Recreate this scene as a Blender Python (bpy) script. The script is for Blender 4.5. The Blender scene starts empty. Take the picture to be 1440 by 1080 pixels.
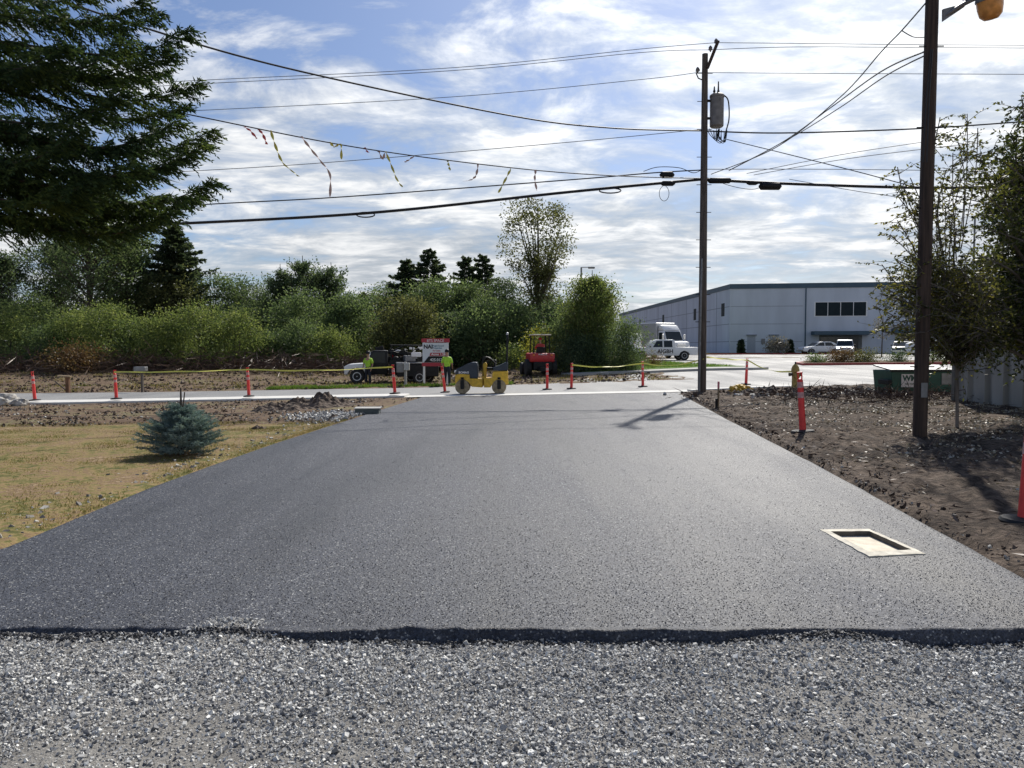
import bpy, bmesh, math, random
import numpy as np
from mathutils import Vector, Matrix, noise as mnoise
R = math.radians
random.seed(7); np.random.seed(7)
rng = np.random.default_rng(11)
scn = bpy.context.scene
col = scn.collection
# ------------------------------------------------------------------ camera
F = 1080.0; CX, CY = 720.0, 540.0; PITCH = R(2.65); CAMZ = 1.6
cam = bpy.data.cameras.new('camera'); cam.lens = 27.0; cam.sensor_width = 36.0
cam.clip_start = 0.05; cam.clip_end = 3000
camo = bpy.data.objects.new('camera', cam); col.objects.link(camo)
camo.location = (0, 0, CAMZ); camo.rotation_euler = (R(90) - PITCH, 0, 0)
scn.camera = camo
# ------------------------------------------------------------------ light
SUN_AZ, SUN_EL = R(21), R(43)
sdir = Vector((math.sin(SUN_AZ)*math.cos(SUN_EL), math.cos(SUN_AZ)*math.cos(SUN_EL), math.sin(SUN_EL)))
sl = bpy.data.lights.new('sun', 'SUN'); sl.energy = 3.8; sl.angle = R(0.8); sl.color = (1.0, .95, .87)
so = bpy.data.objects.new('sun', sl); col.objects.link(so)
so.rotation_euler = (-sdir).to_track_quat('-Z', 'Y').to_euler(); so.location = (20, 40, 60)
world = bpy.data.worlds.new('World'); scn.world = world; world.use_nodes = True
wt = world.node_tree; wt.nodes.clear()
def wn(t, **k):
    n = wt.nodes.new(t)
    for a, b in k.items(): setattr(n, a, b)
    return n
def wl(a, b): wt.links.new(a, b)
def wmath(op, a, b=None, c=None, clamp=False):
    n = wn('ShaderNodeMath', operation=op); n.use_clamp = clamp
    for i, v in enumerate((a, b, c)):
        if v is None: continue
        if hasattr(v, 'is_output'): wl(v, n.inputs[i])
        else: n.inputs[i].default_value = v
    return n.outputs[0]
def wramp(fac, stops):
    n = wn('ShaderNodeValToRGB'); wl(fac, n.inputs[0]); e = n.color_ramp.elements
    e[0].position, e[0].color = stops[0][0], stops[0][1]; e[1].position, e[1].color = stops[-1][0], stops[-1][1]
    for p, c in stops[1:-1]: x = e.new(p); x.color = c
    return n.outputs[0]
sky = wn('ShaderNodeTexSky', sky_type='NISHITA', sun_disc=False)
sky.sun_elevation = SUN_EL; sky.sun_rotation = SUN_AZ; sky.air_density = 1.0; sky.dust_density = 1.2; sky.ozone_density = 1.6
tc = wn('ShaderNodeTexCoord'); sp = wn('ShaderNodeSeparateXYZ'); wl(tc.outputs['Generated'], sp.inputs[0])
den = wmath('ADD', wmath('MAXIMUM', sp.outputs[2], 0.0), 0.13)
cb = wn('ShaderNodeCombineXYZ'); wl(wmath('DIVIDE', sp.outputs[0], den), cb.inputs[0]); wl(wmath('DIVIDE', sp.outputs[1], den), cb.inputs[1])
def wnoise(scale, detail, rough, dist, sx=1, sy=1, rot=0, off=(0,0,0)):
    m = wn('ShaderNodeMapping'); m.inputs['Scale'].default_value = (sx, sy, 1); m.inputs['Rotation'].default_value = (0, 0, rot); m.inputs['Location'].default_value = off
    wl(cb.outputs[0], m.inputs[0]); n = wn('ShaderNodeTexNoise'); wl(m.outputs[0], n.inputs['Vector'])
    n.inputs['Scale'].default_value = scale; n.inputs['Detail'].default_value = detail
    n.inputs['Roughness'].default_value = rough; n.inputs['Distortion'].default_value = dist
    return n.outputs['Fac']
n_big = wnoise(0.55, 4, .5, .4, off=(3.1, 1.7, 0))
n_mid = wnoise(1.9, 12, .62, .5, 1, 1.25, .3, (1.3, 0, 0))
n_fine = wnoise(5.0, 10, .6, .3, 1, 1.6, .5)
dens = wmath('ADD', wmath('MULTIPLY', n_big, .6), wmath('MULTIPLY', n_mid, .85))
dens = wmath('ADD', dens, wmath('MULTIPLY', n_fine, .12))
# less cloud up and to the left, a closed sheet near the horizon
bias = wmath('ADD', wmath('MULTIPLY', sp.outputs[0], .13), wmath('MULTIPLY', sp.outputs[2], -.50))
dens = wmath('ADD', dens, bias)
mask = wramp(dens, [(.545, (0,0,0,1)), (.64, (.6,.6,.6,1)), (.76, (1,1,1,1))])
lit = wmath('ADD', wmath('MULTIPLY', n_mid, .7), wmath('MULTIPLY', n_fine, .3))
ccol = wramp(lit, [(.38, (3.2,3.7,4.3,1)), (.485, (5.0,5.35,5.8,1)), (.59, (8.1,8.2,8.3,1))])
# brighter cloud round the sun
dv = wn('ShaderNodeVectorMath', operation='DOT_PRODUCT'); wl(tc.outputs['Generated'], dv.inputs[0]); dv.inputs[1].default_value = sdir
glow = wmath('POWER', wmath('MAXIMUM', dv.outputs['Value'], 0.0), 7.0)
gmul = wmath('ADD', wmath('MULTIPLY', glow, .8), .80)
elev = wmath('MULTIPLY', wmath('SUBTRACT', 1.0, wmath('MULTIPLY', sp.outputs[2], 4.5, clamp=True), clamp=True), -.10)
gmul = wmath('ADD', gmul, elev)
cm = wn('ShaderNodeVectorMath', operation='SCALE'); wl(ccol, cm.inputs[0]); wl(gmul, cm.inputs['Scale'])
skm = wn('ShaderNodeVectorMath', operation='MULTIPLY'); wl(sky.outputs[0], skm.inputs[0]); skm.inputs[1].default_value = (.50, .57, .70)
mx = wn('ShaderNodeMix', data_type='RGBA'); wl(mask, mx.inputs['Factor']); wl(skm.outputs[0], mx.inputs[6]); wl(cm.outputs[0], mx.inputs[7])
bg = wn('ShaderNodeBackground'); bg.inputs['Strength'].default_value = 0.10; wl(mx.outputs[2], bg.inputs[0])
wo = wn('ShaderNodeOutputWorld'); wl(bg.outputs[0], wo.inputs[0])
scn.view_settings.view_transform = 'Standard'; scn.view_settings.look = 'None'
scn.view_settings.exposure = 0.48; scn.view_settings.gamma = 1.0
# ------------------------------------------------------------------ terrain height, pixel helpers
GX = np.array([-400,-60,-17,-4,6,12,30,70,400.])
GY = np.array([-100,5,13,20,28,37,43.5,50,72,100,250,900.])
GZ = np.array([[0]*9,[0]*9,
 [-.5,-.5,-.2,-.03,.10,.12,.2,.3,.3],
 [-.7,-.7,-.3,-.10,.08,.20,.3,.4,.4],
 [-.9,-.9,-.44,-.19,.0,.20,.3,.5,.5],
 [-.9,-.9,-.5,-.28,.0,.25,.4,.6,.6],
 [-.6,-.6,-.44,-.36,.05,.30,.45,.7,.7],
 [.0,.0,.10,-.22,.1,.35,.5,.8,.8],
 [.6,.6,.6,.35,.5,.67,.8,1.,1.],
 [.9,.9,.9,.9,.8,.9,.96,1.1,1.1],
 [1,1,1,1,1.2,1.2,1.3,1.5,1.5],
 [3,3,3,3,3,3,3,3,3.]])
def Gn(x, y):
    x = np.clip(x, GX[0], GX[-1]-1e-6); y = np.clip(y, GY[0], GY[-1]-1e-6)
    i = np.searchsorted(GX, x, 'right')-1; j = np.searchsorted(GY, y, 'right')-1
    u = (x-GX[i])/(GX[i+1]-GX[i]); v = (y-GY[j])/(GY[j+1]-GY[j])
    return (GZ[j,i]*(1-u)+GZ[j,i+1]*u)*(1-v)+(GZ[j+1,i]*(1-u)+GZ[j+1,i+1]*u)*v
def G(x, y): return float(Gn(np.array(float(x)), np.array(float(y))))
FW = Vector((0, math.cos(PITCH), -math.sin(PITCH))); UP = Vector((0, math.sin(PITCH), math.cos(PITCH)))
def at(px, py, Y):
    d = Vector((1,0,0))*((px-CX)/F) + UP*((CY-py)/F) + FW
    return Vector((0,0,CAMZ)) + d*(Y/d.y)
def gp(px, py):
    Y = 2.0
    while Y < 400:
        p = at(px, py, Y)
        if p.z <= G(p.x, p.y): break
        Y *= 1.01
    lo, hi = Y/1.01, Y
    for _ in range(20):
        m = (lo+hi)/2; p = at(px, py, m)
        if p.z <= G(p.x, p.y): hi = m
        else: lo = m
    return at(px, py, hi)
def onG(px, Y, dz=0):
    x = at(px, 490, Y).x
    return Vector((x, Y, G(x, Y)+dz))
# ------------------------------------------------------------------ materials
def nodes(name):
    m = bpy.data.materials.new(name); m.use_nodes = True
    return m, m.node_tree, m.node_tree.nodes['Principled BSDF']
def c4(c, k=1): return (min(c[0]*k,1), min(c[1]*k,1), min(c[2]*k,1), 1)
def M(name, c, rough=.7, var=.25, scale=4, bump=0., bscale=40, metal=0., spec=.5, c2=None, detail=5, stretch=None):
    m, t, b = nodes(name)
    tcn = t.nodes.new('ShaderNodeTexCoord'); src = tcn.outputs['Object']
    if stretch:
        mp = t.nodes.new('ShaderNodeMapping'); mp.inputs['Scale'].default_value = stretch; t.links.new(src, mp.inputs[0]); src = mp.outputs[0]
    n = t.nodes.new('ShaderNodeTexNoise'); n.inputs['Scale'].default_value = scale; n.inputs['Detail'].default_value = detail
    t.links.new(src, n.inputs['Vector'])
    r = t.nodes.new('ShaderNodeValToRGB'); t.links.new(n.outputs['Fac'], r.inputs[0])
    r.color_ramp.elements[0].position = .32; r.color_ramp.elements[1].position = .68
    r.color_ramp.elements[0].color = c4(c, 1-var); r.color_ramp.elements[1].color = c4(c2) if c2 else c4(c, 1+var)
    t.links.new(r.outputs[0], b.inputs['Base Color'])
    b.inputs['Roughness'].default_value = rough; b.inputs['Metallic'].default_value = metal
    b.inputs['Specular IOR Level'].default_value = spec
    if bump:
        n2 = t.nodes.new('ShaderNodeTexNoise'); n2.inputs['Scale'].default_value = bscale; n2.inputs['Detail'].default_value = 6
        t.links.new(src, n2.inputs['Vector'])
        bp = t.nodes.new('ShaderNodeBump'); bp.inputs['Strength'].default_value = 1; bp.inputs['Distance'].default_value = bump
        t.links.new(n2.outputs['Fac'], bp.inputs['Height']); t.links.new(bp.outputs[0], b.inputs['Normal'])
    return m
def leafmat(name, ca, cb_, cc, trans=.35, rough=.5, gloss=.25):
    """foliage: each leaf picks its own tone, big soft noise shifts whole clumps"""
    m = bpy.data.materials.new(name); m.use_nodes = True; t = m.node_tree; t.nodes.clear()
    g = t.nodes.new('ShaderNodeNewGeometry'); r = t.nodes.new('ShaderNodeValToRGB')
    tcn = t.nodes.new('ShaderNodeTexCoord'); n = t.nodes.new('ShaderNodeTexNoise'); n.inputs['Scale'].default_value = .9; n.inputs['Detail'].default_value = 3
    t.links.new(tcn.outputs['Object'], n.inputs['Vector'])
    a = t.nodes.new('ShaderNodeMath'); a.operation = 'MULTIPLY_ADD'; a.inputs[1].default_value = .55; t.links.new(g.outputs['Random Per Island'], a.inputs[0])
    s = t.nodes.new('ShaderNodeMath'); s.operation = 'MULTIPLY_ADD'; s.inputs[1].default_value = 1.2; s.inputs[2].default_value = -.38
    t.links.new(n.outputs['Fac'], s.inputs[0]); t.links.new(s.outputs[0], a.inputs[2]); t.links.new(a.outputs[0], r.inputs[0])
    e = r.color_ramp.elements; e[0].position = .1; e[0].color = c4(ca); e[1].position = .95; e[1].color = c4(cc); x = e.new(.5); x.color = c4(cb_)
    b = t.nodes.new('ShaderNodeBsdfPrincipled'); b.inputs['Roughness'].default_value = rough; b.inputs['Specular IOR Level'].default_value = gloss
    t.links.new(r.outputs[0], b.inputs['Base Color'])
    tr = t.nodes.new('ShaderNodeBsdfTranslucent'); mm = t.nodes.new('ShaderNodeMix'); mm.data_type = 'RGBA'; mm.blend_type = 'MULTIPLY'; mm.inputs['Factor'].default_value = 1
    t.links.new(r.outputs[0], mm.inputs[6]); mm.inputs[7].default_value = (1.0, 1.0, .68, 1); t.links.new(mm.outputs[2], tr.inputs[0])
    mx = t.nodes.new('ShaderNodeMixShader'); mx.inputs[0].default_value = trans; t.links.new(b.outputs[0], mx.inputs[1]); t.links.new(tr.outputs[0], mx.inputs[2])
    o = t.nodes.new('ShaderNodeOutputMaterial'); t.links.new(mx.outputs[0], o.inputs[0])
    return m
def asphalt(name, ca, cbb, rough, fine, bump, speck=.0, patch=.25, spec=.5, dirt=None):
    m, t, b = nodes(name); L = t.links.new
    tcn = t.nodes.new('ShaderNodeTexCoord')
    def nz(s, d=4, ro=.6, st=None):
        n = t.nodes.new('ShaderNodeTexNoise'); n.inputs['Scale'].default_value = s; n.inputs['Detail'].default_value = d; n.inputs['Roughness'].default_value = ro
        if st:
            mp = t.nodes.new('ShaderNodeMapping'); mp.inputs['Scale'].default_value = st; L(tcn.outputs['Object'], mp.inputs[0]); L(mp.outputs[0], n.inputs['Vector'])
        else: L(tcn.outputs['Object'], n.inputs['Vector'])
        return n.outputs['Fac']
    v = t.nodes.new('ShaderNodeTexVoronoi'); v.inputs['Scale'].default_value = fine; L(tcn.outputs['Object'], v.inputs['Vector'])
    sepv = t.nodes.new('ShaderNodeSeparateColor'); L(v.outputs['Color'], sepv.inputs[0])
    r = t.nodes.new('ShaderNodeValToRGB'); L(sepv.outputs[0], r.inputs[0])
    e = r.color_ramp.elements; e[0].position = 0; e[0].color = c4(ca); e[1].position = .93-speck; e[1].color = c4(cbb)
    if speck: x = e.new(.985); x.color = (.30,.30,.29,1)
    pa = nz(.45, 5, .6, (1, .35, 1)); pb_ = nz(1.0, 4, .55, (1.5, .09, 1)); pm = t.nodes.new('ShaderNodeMath'); pm.operation = 'MULTIPLY_ADD'; L(pb_, pm.inputs[0]); pm.inputs[1].default_value = .45; ph = t.nodes.new('ShaderNodeMath'); ph.operation = 'MULTIPLY'; L(pa, ph.inputs[0]); ph.inputs[1].default_value = .55; L(ph.outputs[0], pm.inputs[2]); p = pm.outputs[0]; r2 = t.nodes.new('ShaderNodeMapRange'); r2.inputs[1].default_value = .40; r2.inputs[2].default_value = .60; r2.inputs[3].default_value = 1-patch; r2.inputs[4].default_value = 1+patch; L(p, r2.inputs[0])
    mu = t.nodes.new('ShaderNodeVectorMath'); mu.operation = 'SCALE'; L(r.outputs[0], mu.inputs[0]); L(r2.outputs[0], mu.inputs['Scale'])
    outc = mu.outputs[0]
    if dirt:
        dn = nz(.7, 8, .65); dr = t.nodes.new('ShaderNodeMapRange'); dr.inputs[1].default_value = .48; dr.inputs[2].default_value = .75; dr.inputs[4].default_value = .6; L(dn, dr.inputs[0])
        mi = t.nodes.new('ShaderNodeMix'); mi.data_type = 'RGBA'; L(dr.outputs[0], mi.inputs['Factor']); L(outc, mi.inputs[6]); mi.inputs[7].default_value = c4(dirt); outc = mi.outputs[2]
    L(outc, b.inputs['Base Color'])
    rr = t.nodes.new('ShaderNodeMapRange'); L(p, rr.inputs[0]); rr.inputs[1].default_value = .35; rr.inputs[2].default_value = .65; rr.inputs[3].default_value = rough-.16; rr.inputs[4].default_value = rough+.15
    L(rr.outputs[0], b.inputs['Roughness']); b.inputs['Specular IOR Level'].default_value = spec
    hh = t.nodes.new('ShaderNodeMath'); hh.operation = 'ADD'; L(sepv.outputs[1], hh.inputs[0]); L(nz(fine*.5, 5), hh.inputs[1])
    bp = t.nodes.new('ShaderNodeBump'); bp.inputs['Distance'].default_value = bump; L(hh.outputs[0], bp.inputs['Height']); L(bp.outputs[0], b.inputs['Normal'])
    return m
def soil(name, stops, s1=.6, s2=14, bump=.03, rough=.95):
    m, t, b = nodes(name); L = t.links.new; tcn = t.nodes.new('ShaderNodeTexCoord')
    def nz(s, d=8, ro=.65):
        n = t.nodes.new('ShaderNodeTexNoise'); n.inputs['Scale'].default_value = s; n.inputs['Detail'].default_value = d; n.inputs['Roughness'].default_value = ro
        L(tcn.outputs['Object'], n.inputs['Vector']); return n.outputs['Fac']
    a = nz(s1); c = nz(s2); ad = t.nodes.new('ShaderNodeMath'); ad.operation = 'MULTIPLY_ADD'; L(c, ad.inputs[0]); ad.inputs[1].default_value = .55
    hf = t.nodes.new('ShaderNodeMath'); hf.operation = 'MULTIPLY'; hf.inputs[1].default_value = .45; L(a, hf.inputs[0]); L(hf.outputs[0], ad.inputs[2])
    r = t.nodes.new('ShaderNodeValToRGB'); L(ad.outputs[0], r.inputs[0]); e = r.color_ramp.elements
    e[0].position = stops[0][0]; e[0].color = c4(stops[0][1]); e[1].position = stops[-1][0]; e[1].color = c4(stops[-1][1])
    for p, cc in stops[1:-1]: x = e.new(p); x.color = c4(cc)
    L(r.outputs[0], b.inputs['Base Color']); b.inputs['Roughness'].default_value = rough; b.inputs['Specular IOR Level'].default_value = .2
    bp = t.nodes.new('ShaderNodeBump'); bp.inputs['Distance'].default_value = bump; L(c, bp.inputs['Height']); L(bp.outputs[0], b.inputs['Normal'])
    return m
def islandmat(name, stops, rough=.8):
    m, t, b = nodes(name); g = t.nodes.new('ShaderNodeNewGeometry'); r = t.nodes.new('ShaderNodeValToRGB'); t.links.new(g.outputs['Random Per Island'], r.inputs[0])
    e = r.color_ramp.elements; e[0].position = stops[0][0]; e[0].color = c4(stops[0][1]); e[1].position = stops[-1][0]; e[1].color = c4(stops[-1][1])
    for p, cc in stops[1:-1]: x = e.new(p); x.color = c4(cc)
    t.links.new(r.outputs[0], b.inputs['Base Color']); b.inputs['Roughness'].default_value = rough
    return m
m_asph = asphalt('fresh_asphalt', (.018,.020,.026), (.060,.067,.086), .55, 100, .010, .004, .42, .40)
m_road = asphalt('old_asphalt', (.16,.16,.155), (.29,.288,.28), .7, 60, .003, 0, .14, .42)
m_dirtw = soil('dirt_right', [(.34,(.014,.010,.008)),(.44,(.045,.033,.025)),(.52,(.10,.075,.056)),(.60,(.17,.13,.10)),(.70,(.30,.25,.20))], .8, 11, .06)
m_ground = soil('field_soil', [(.34,(.035,.024,.016)),(.44,(.10,.066,.042)),(.52,(.17,.115,.075)),(.58,(.15,.14,.06)),(.68,(.33,.27,.19))], .5, 5, .06)
m_lawn = soil('dry_lawn', [(.37,(.06,.07,.02)),(.45,(.14,.13,.04)),(.50,(.26,.19,.085)),(.56,(.17,.11,.065)),(.64,(.42,.32,.19))], 1.1, 9, .03)
m_green = soil('green_lawn', [(.3,(.06,.12,.02)),(.6,(.14,.24,.04)),(.75,(.25,.3,.08))], 1, 9, .01)
m_gravb = soil('gravel_base', [(.3,(.09,.088,.085)),(.5,(.24,.23,.21)),(.7,(.48,.46,.42))], .9, 60, .02)
m_stone = islandmat('crushed_stone', [(0,(.09,.092,.098)),(.3,(.25,.25,.248)),(.6,(.43,.425,.405)),(.85,(.62,.61,.57)),(1,(.85,.84,.79))], .7)
m_conc = M('new_concrete', (.62,.61,.57), .8, .08, 3, .002, 60)
m_conc2 = M('old_concrete', (.42,.41,.38), .85, .15, 2, .002, 60)
m_wood = M('weathered_pole_wood', (.11,.088,.072), .85, .5, 3, .006, 14, stretch=(9,9,.5))
m_wood2 = M('creosote_wood', (.06,.038,.026), .8, .5, 3, .006, 14, stretch=(9,9,.5))
m_lumber = M('lumber', (.34,.25,.15), .8, .25, 6, .002, 30, stretch=(8,8,.6))
m_orange = M('delineator_plastic', (.86,.055,.05), .45, .12, 6)
m_bandp = M('scuffed_band', (.66,.36,.34), .5, .25, 20)
m_refl = M('reflective_band', (.72,.66,.64), .4, .1, 20)
m_rubber = M('black_rubber', (.018,.018,.018), .75, .2, 10)
m_black = M('black_metal', (.011,.012,.013), .55, .25, 8, spec=.3)
m_wire = M('wire_black', (.02,.02,.021), .6, .1, 5)
m_wireg = M('wire_grey', (.16,.17,.18), .5, .1, 5, metal=.5)
m_yel = M('machine_yellow', (.68,.42,.035), .45, .2, 9, .001, 30)
m_navy = M('hood_dark_blue', (.03,.042,.06), .35, .15, 6)
m_steel = M('worn_steel', (.33,.29,.24), .45, .3, 12, metal=.8)
m_brownsteel = M('dusty_steel', (.30,.24,.15), .7, .3, 12)
m_red = M('machine_red', (.50,.03,.035), .4, .2, 6)
m_white = M('white_paint', (.80,.80,.79), .35, .05, 3)
m_silver = M('silver_paint', (.5,.51,.52), .35, .05, 3, metal=.3)
m_glass = M('dark_glass', (.02,.027,.03), .12, .1, 2, spec=.35)
m_glassd = M('matte_window', (.02,.03,.035), .6, .1, 2, spec=.1)
m_chrome = M('chrome', (.7,.7,.7), .2, .05, 3, metal=1)
m_green_paint = M('green_paint', (.012,.075,.052), .5, .25, 3, .001, 20)
m_hyd = M('hydrant_yellow', (.42,.29,.08), .6, .3, 12, .002, 30)
m_tape = M('caution_tape', (.90,.84,.16), .5, .08, 5)
m_vest = M('vest_lime', (.42,.72,.05), .7, .12, 10, .004, 20)
m_trous = M('trousers_navy', (.02,.025,.035), .9, .2, 10, .004, 20)
m_skin = M('skin', (.42,.25,.17), .6, .08, 10)
m_redshirt = M('shirt_red', (.45,.06,.06), .8, .12, 10)
m_wall = M('warehouse_wall', (.57,.61,.67), .85, .09, .6, .002, 20, stretch=(1,1,.25))
m_parapet = M('parapet_teal', (.055,.10,.135), .6, .1, 1)
m_joint = M('joint_dark', (.23,.25,.29), .9, .1, 4)
m_shed = M('shed_metal', (.33,.32,.29), .5, .25, 1.5, .002, 12, metal=.15, stretch=(1,1,.3))
m_redkerb = M('red_kerb_paint', (.33,.06,.05), .7, .25, 6)
m_grey = M('grey_metal', (.22,.22,.22), .5, .2, 8, metal=.4)
m_trans = M('transformer_grey', (.20,.185,.175), .55, .25, 5)
m_bark = M('bark', (.07,.055,.042), .95, .4, 5, .01, 20, stretch=(3,3,.6))
m_barkg = M('grey_bark', (.16,.14,.12), .95, .3, 5, .01, 20, stretch=(3,3,.6))
m_sign_w = M('sign_white', (.68,.71,.74), .5, .04, 3)
m_sign_r = M('sign_red', (.42,.03,.05), .5, .08, 3)
m_pink = M('pink_paint', (.75,.25,.28), .6, .1, 6)
m_ribr = M('ribbon_red', (.62,.10,.10), .6, .12, 8)
m_riby = M('ribbon_yellow', (.62,.55,.10), .6, .12, 8)
m_ribp = M('ribbon_pale', (.6,.42,.36), .6, .12, 8)
m_ply = M('plywood', (.72,.64,.50), .85, .18, 9, .002, 30)
m_vault = M('vault_concrete', (.62,.58,.48), .9, .28, 9, .004, 60)
m_amber = M('amber_refractor', (.85,.36,.10), .25, .25, 9)
m_rock = M('pale_rock', (.42,.40,.36), .9, .4, 6, .02, 8)
m_clod = M('clod_dark', (.07,.05,.038), .95, .55, 9, .03, 14, c2=(.20,.15,.115))
lf_brush = leafmat('leaf_shrub', (.06,.10,.04), (.17,.22,.075), (.34,.37,.14), .52, gloss=.1)
lf_mid = leafmat('leaf_mid', (.05,.085,.045), (.13,.185,.085), (.26,.32,.16), .52, gloss=.1)
lf_dark = leafmat('leaf_dark', (.035,.06,.036), (.095,.14,.075), (.20,.25,.13), .50, gloss=.1)
lf_olive = leafmat('leaf_olive', (.05,.06,.03), (.13,.14,.06), (.24,.25,.11), .5, gloss=.1)
lf_con = leafmat('needle_dark', (.03,.05,.035), (.075,.105,.06), (.15,.185,.09), .42, gloss=.15)
lf_bright = leafmat('leaf_bright', (.20,.22,.03), (.34,.34,.05), (.46,.42,.08), .45)
lf_near = leafmat('leaf_near_dark', (.022,.036,.014), (.07,.09,.028), (.24,.24,.06), .45, .5, .2)
lf_thin = leafmat('leaf_near_thin', (.03,.04,.014), (.10,.11,.03), (.36,.32,.09), .48, .45, .25)
lf_spruce = leafmat('spruce_needles', (.024,.048,.028), (.055,.095,.042), (.15,.20,.06), .38, .6, .15)
lf_blue = leafmat('blue_spruce_needles', (.09,.15,.155), (.24,.33,.34), (.45,.54,.54), .28, .7, .2)
lf_rust = leafmat('leaf_rust', (.10,.05,.03), (.18,.11,.05), (.26,.20,.08), .3)
lf_pale = leafmat('leaf_pale_twig', (.20,.18,.14), (.32,.29,.24), (.45,.42,.36), .2)
m_grass = leafmat('grass_blades', (.08,.11,.02), (.21,.18,.06), (.42,.31,.16), .35)
m_grassg = leafmat('grass_green', (.07,.13,.02), (.13,.22,.04), (.22,.30,.07), .4)
m_litter = leafmat('leaf_litter', (.08,.055,.035), (.30,.25,.18), (.75,.70,.58), .05)
m_twig = leafmat('dead_twigs', (.05,.03,.025), (.12,.08,.06), (.30,.22,.16), .0)
# ------------------------------------------------------------------ object helpers
def link(o): col.objects.link(o); return o
def tag(o, label=None, cat=None, group=None, kind=None):
    if label: o['label'] = label
    if cat: o['category'] = cat
    if group: o['group'] = group
    if kind: o['kind'] = kind
    return o
def empty(name, loc, rz=0, **k):
    o = bpy.data.objects.new(name, None); link(o); o.location = loc; o.rotation_euler = (0,0,rz); o.empty_display_size = .2
    return tag(o, **k)
def np_mesh(name, V, Fc, mat, parent=None, smooth=False, loc=None):
    V = np.asarray(V, dtype=np.float32).reshape(-1,3); Fc = np.asarray(Fc, dtype=np.int32)
    me = bpy.data.meshes.new(name); k = Fc.shape[1]
    me.vertices.add(len(V)); me.vertices.foreach_set('co', V.ravel())
    me.loops.add(Fc.size); me.loops.foreach_set('vertex_index', Fc.ravel())
    me.polygons.add(len(Fc)); me.polygons.foreach_set('loop_start', np.arange(0, Fc.size, k, dtype=np.int32))
    me.polygons.foreach_set('use_smooth', np.full(len(Fc), smooth, dtype=bool))
    me.materials.append(mat); me.update(calc_edges=True); me.validate()
    o = bpy.data.objects.new(name, me); link(o)
    if parent: o.parent = parent
    if loc is not None: o.location = loc
    return o
def unit(v): return v/np.maximum(np.linalg.norm(v, axis=1, keepdims=True), 1e-9)
def cards(C, D, L, W, cross=False):
    """diamond shaped leaves: base C, unit direction D, length L, width W"""
    C = np.asarray(C, float); D = unit(np.asarray(D, float)); n = len(C)
    L = np.broadcast_to(np.asarray(L, float).reshape(-1,1), (n,1)); W = np.broadcast_to(np.asarray(W, float).reshape(-1,1), (n,1))
    S = unit(np.cross(D, rng.normal(size=(n,3))))
    def one(S, o):
        V = np.stack([C, C+D*L*.45+S*W*.5, C+D*L, C+D*L*.45-S*W*.5], 1).reshape(-1,3)
        return V, np.arange(4*n).reshape(-1,4)+o
    V, Fc = one(S, 0)
    if cross:
        V2, F2 = one(unit(np.cross(D, S)), len(V)); V = np.concatenate([V, V2]); Fc = np.concatenate([Fc, F2])
    return V, Fc
CUBE = np.array([[-1,-1,-1],[1,-1,-1],[1,1,-1],[-1,1,-1],[-1,-1,1],[1,-1,1],[1,1,1],[-1,1,1]], float)*.5
CF = np.array([[0,3,2,1],[4,5,6,7],[0,1,5,4],[1,2,6,5],[2,3,7,6],[3,0,4,7]])
def rocks(C, S, jit=.28, flat=.7):
    """angular broken stones"""
    n = len(C); S = np.asarray(S, float).reshape(-1,1)*np.ones((n,1))
    V = CUBE[None]*(1+rng.uniform(-jit, jit, (n,8,1))) + rng.uniform(-jit, jit, (n,8,3))*.4
    V = V*S[:,None]*rng.uniform(.6, 1.25, (n,1,3))*np.array([1,1,flat])
    q = unit(rng.normal(size=(n,4))); w,x,y,z = q.T
    Rm = np.stack([1-2*(y*y+z*z),2*(x*y-z*w),2*(x*z+y*w),2*(x*y+z*w),1-2*(x*x+z*z),2*(y*z-x*w),2*(x*z-y*w),2*(y*z+x*w),1-2*(x*x+y*y)],1).reshape(n,3,3)
    V = np.einsum('nij,nkj->nki', Rm, V) + np.asarray(C)[:,None]
    Fc = CF[None]+(np.arange(n)*8)[:,None,None]
    return V.reshape(-1,3), Fc.reshape(-1,4)
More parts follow.
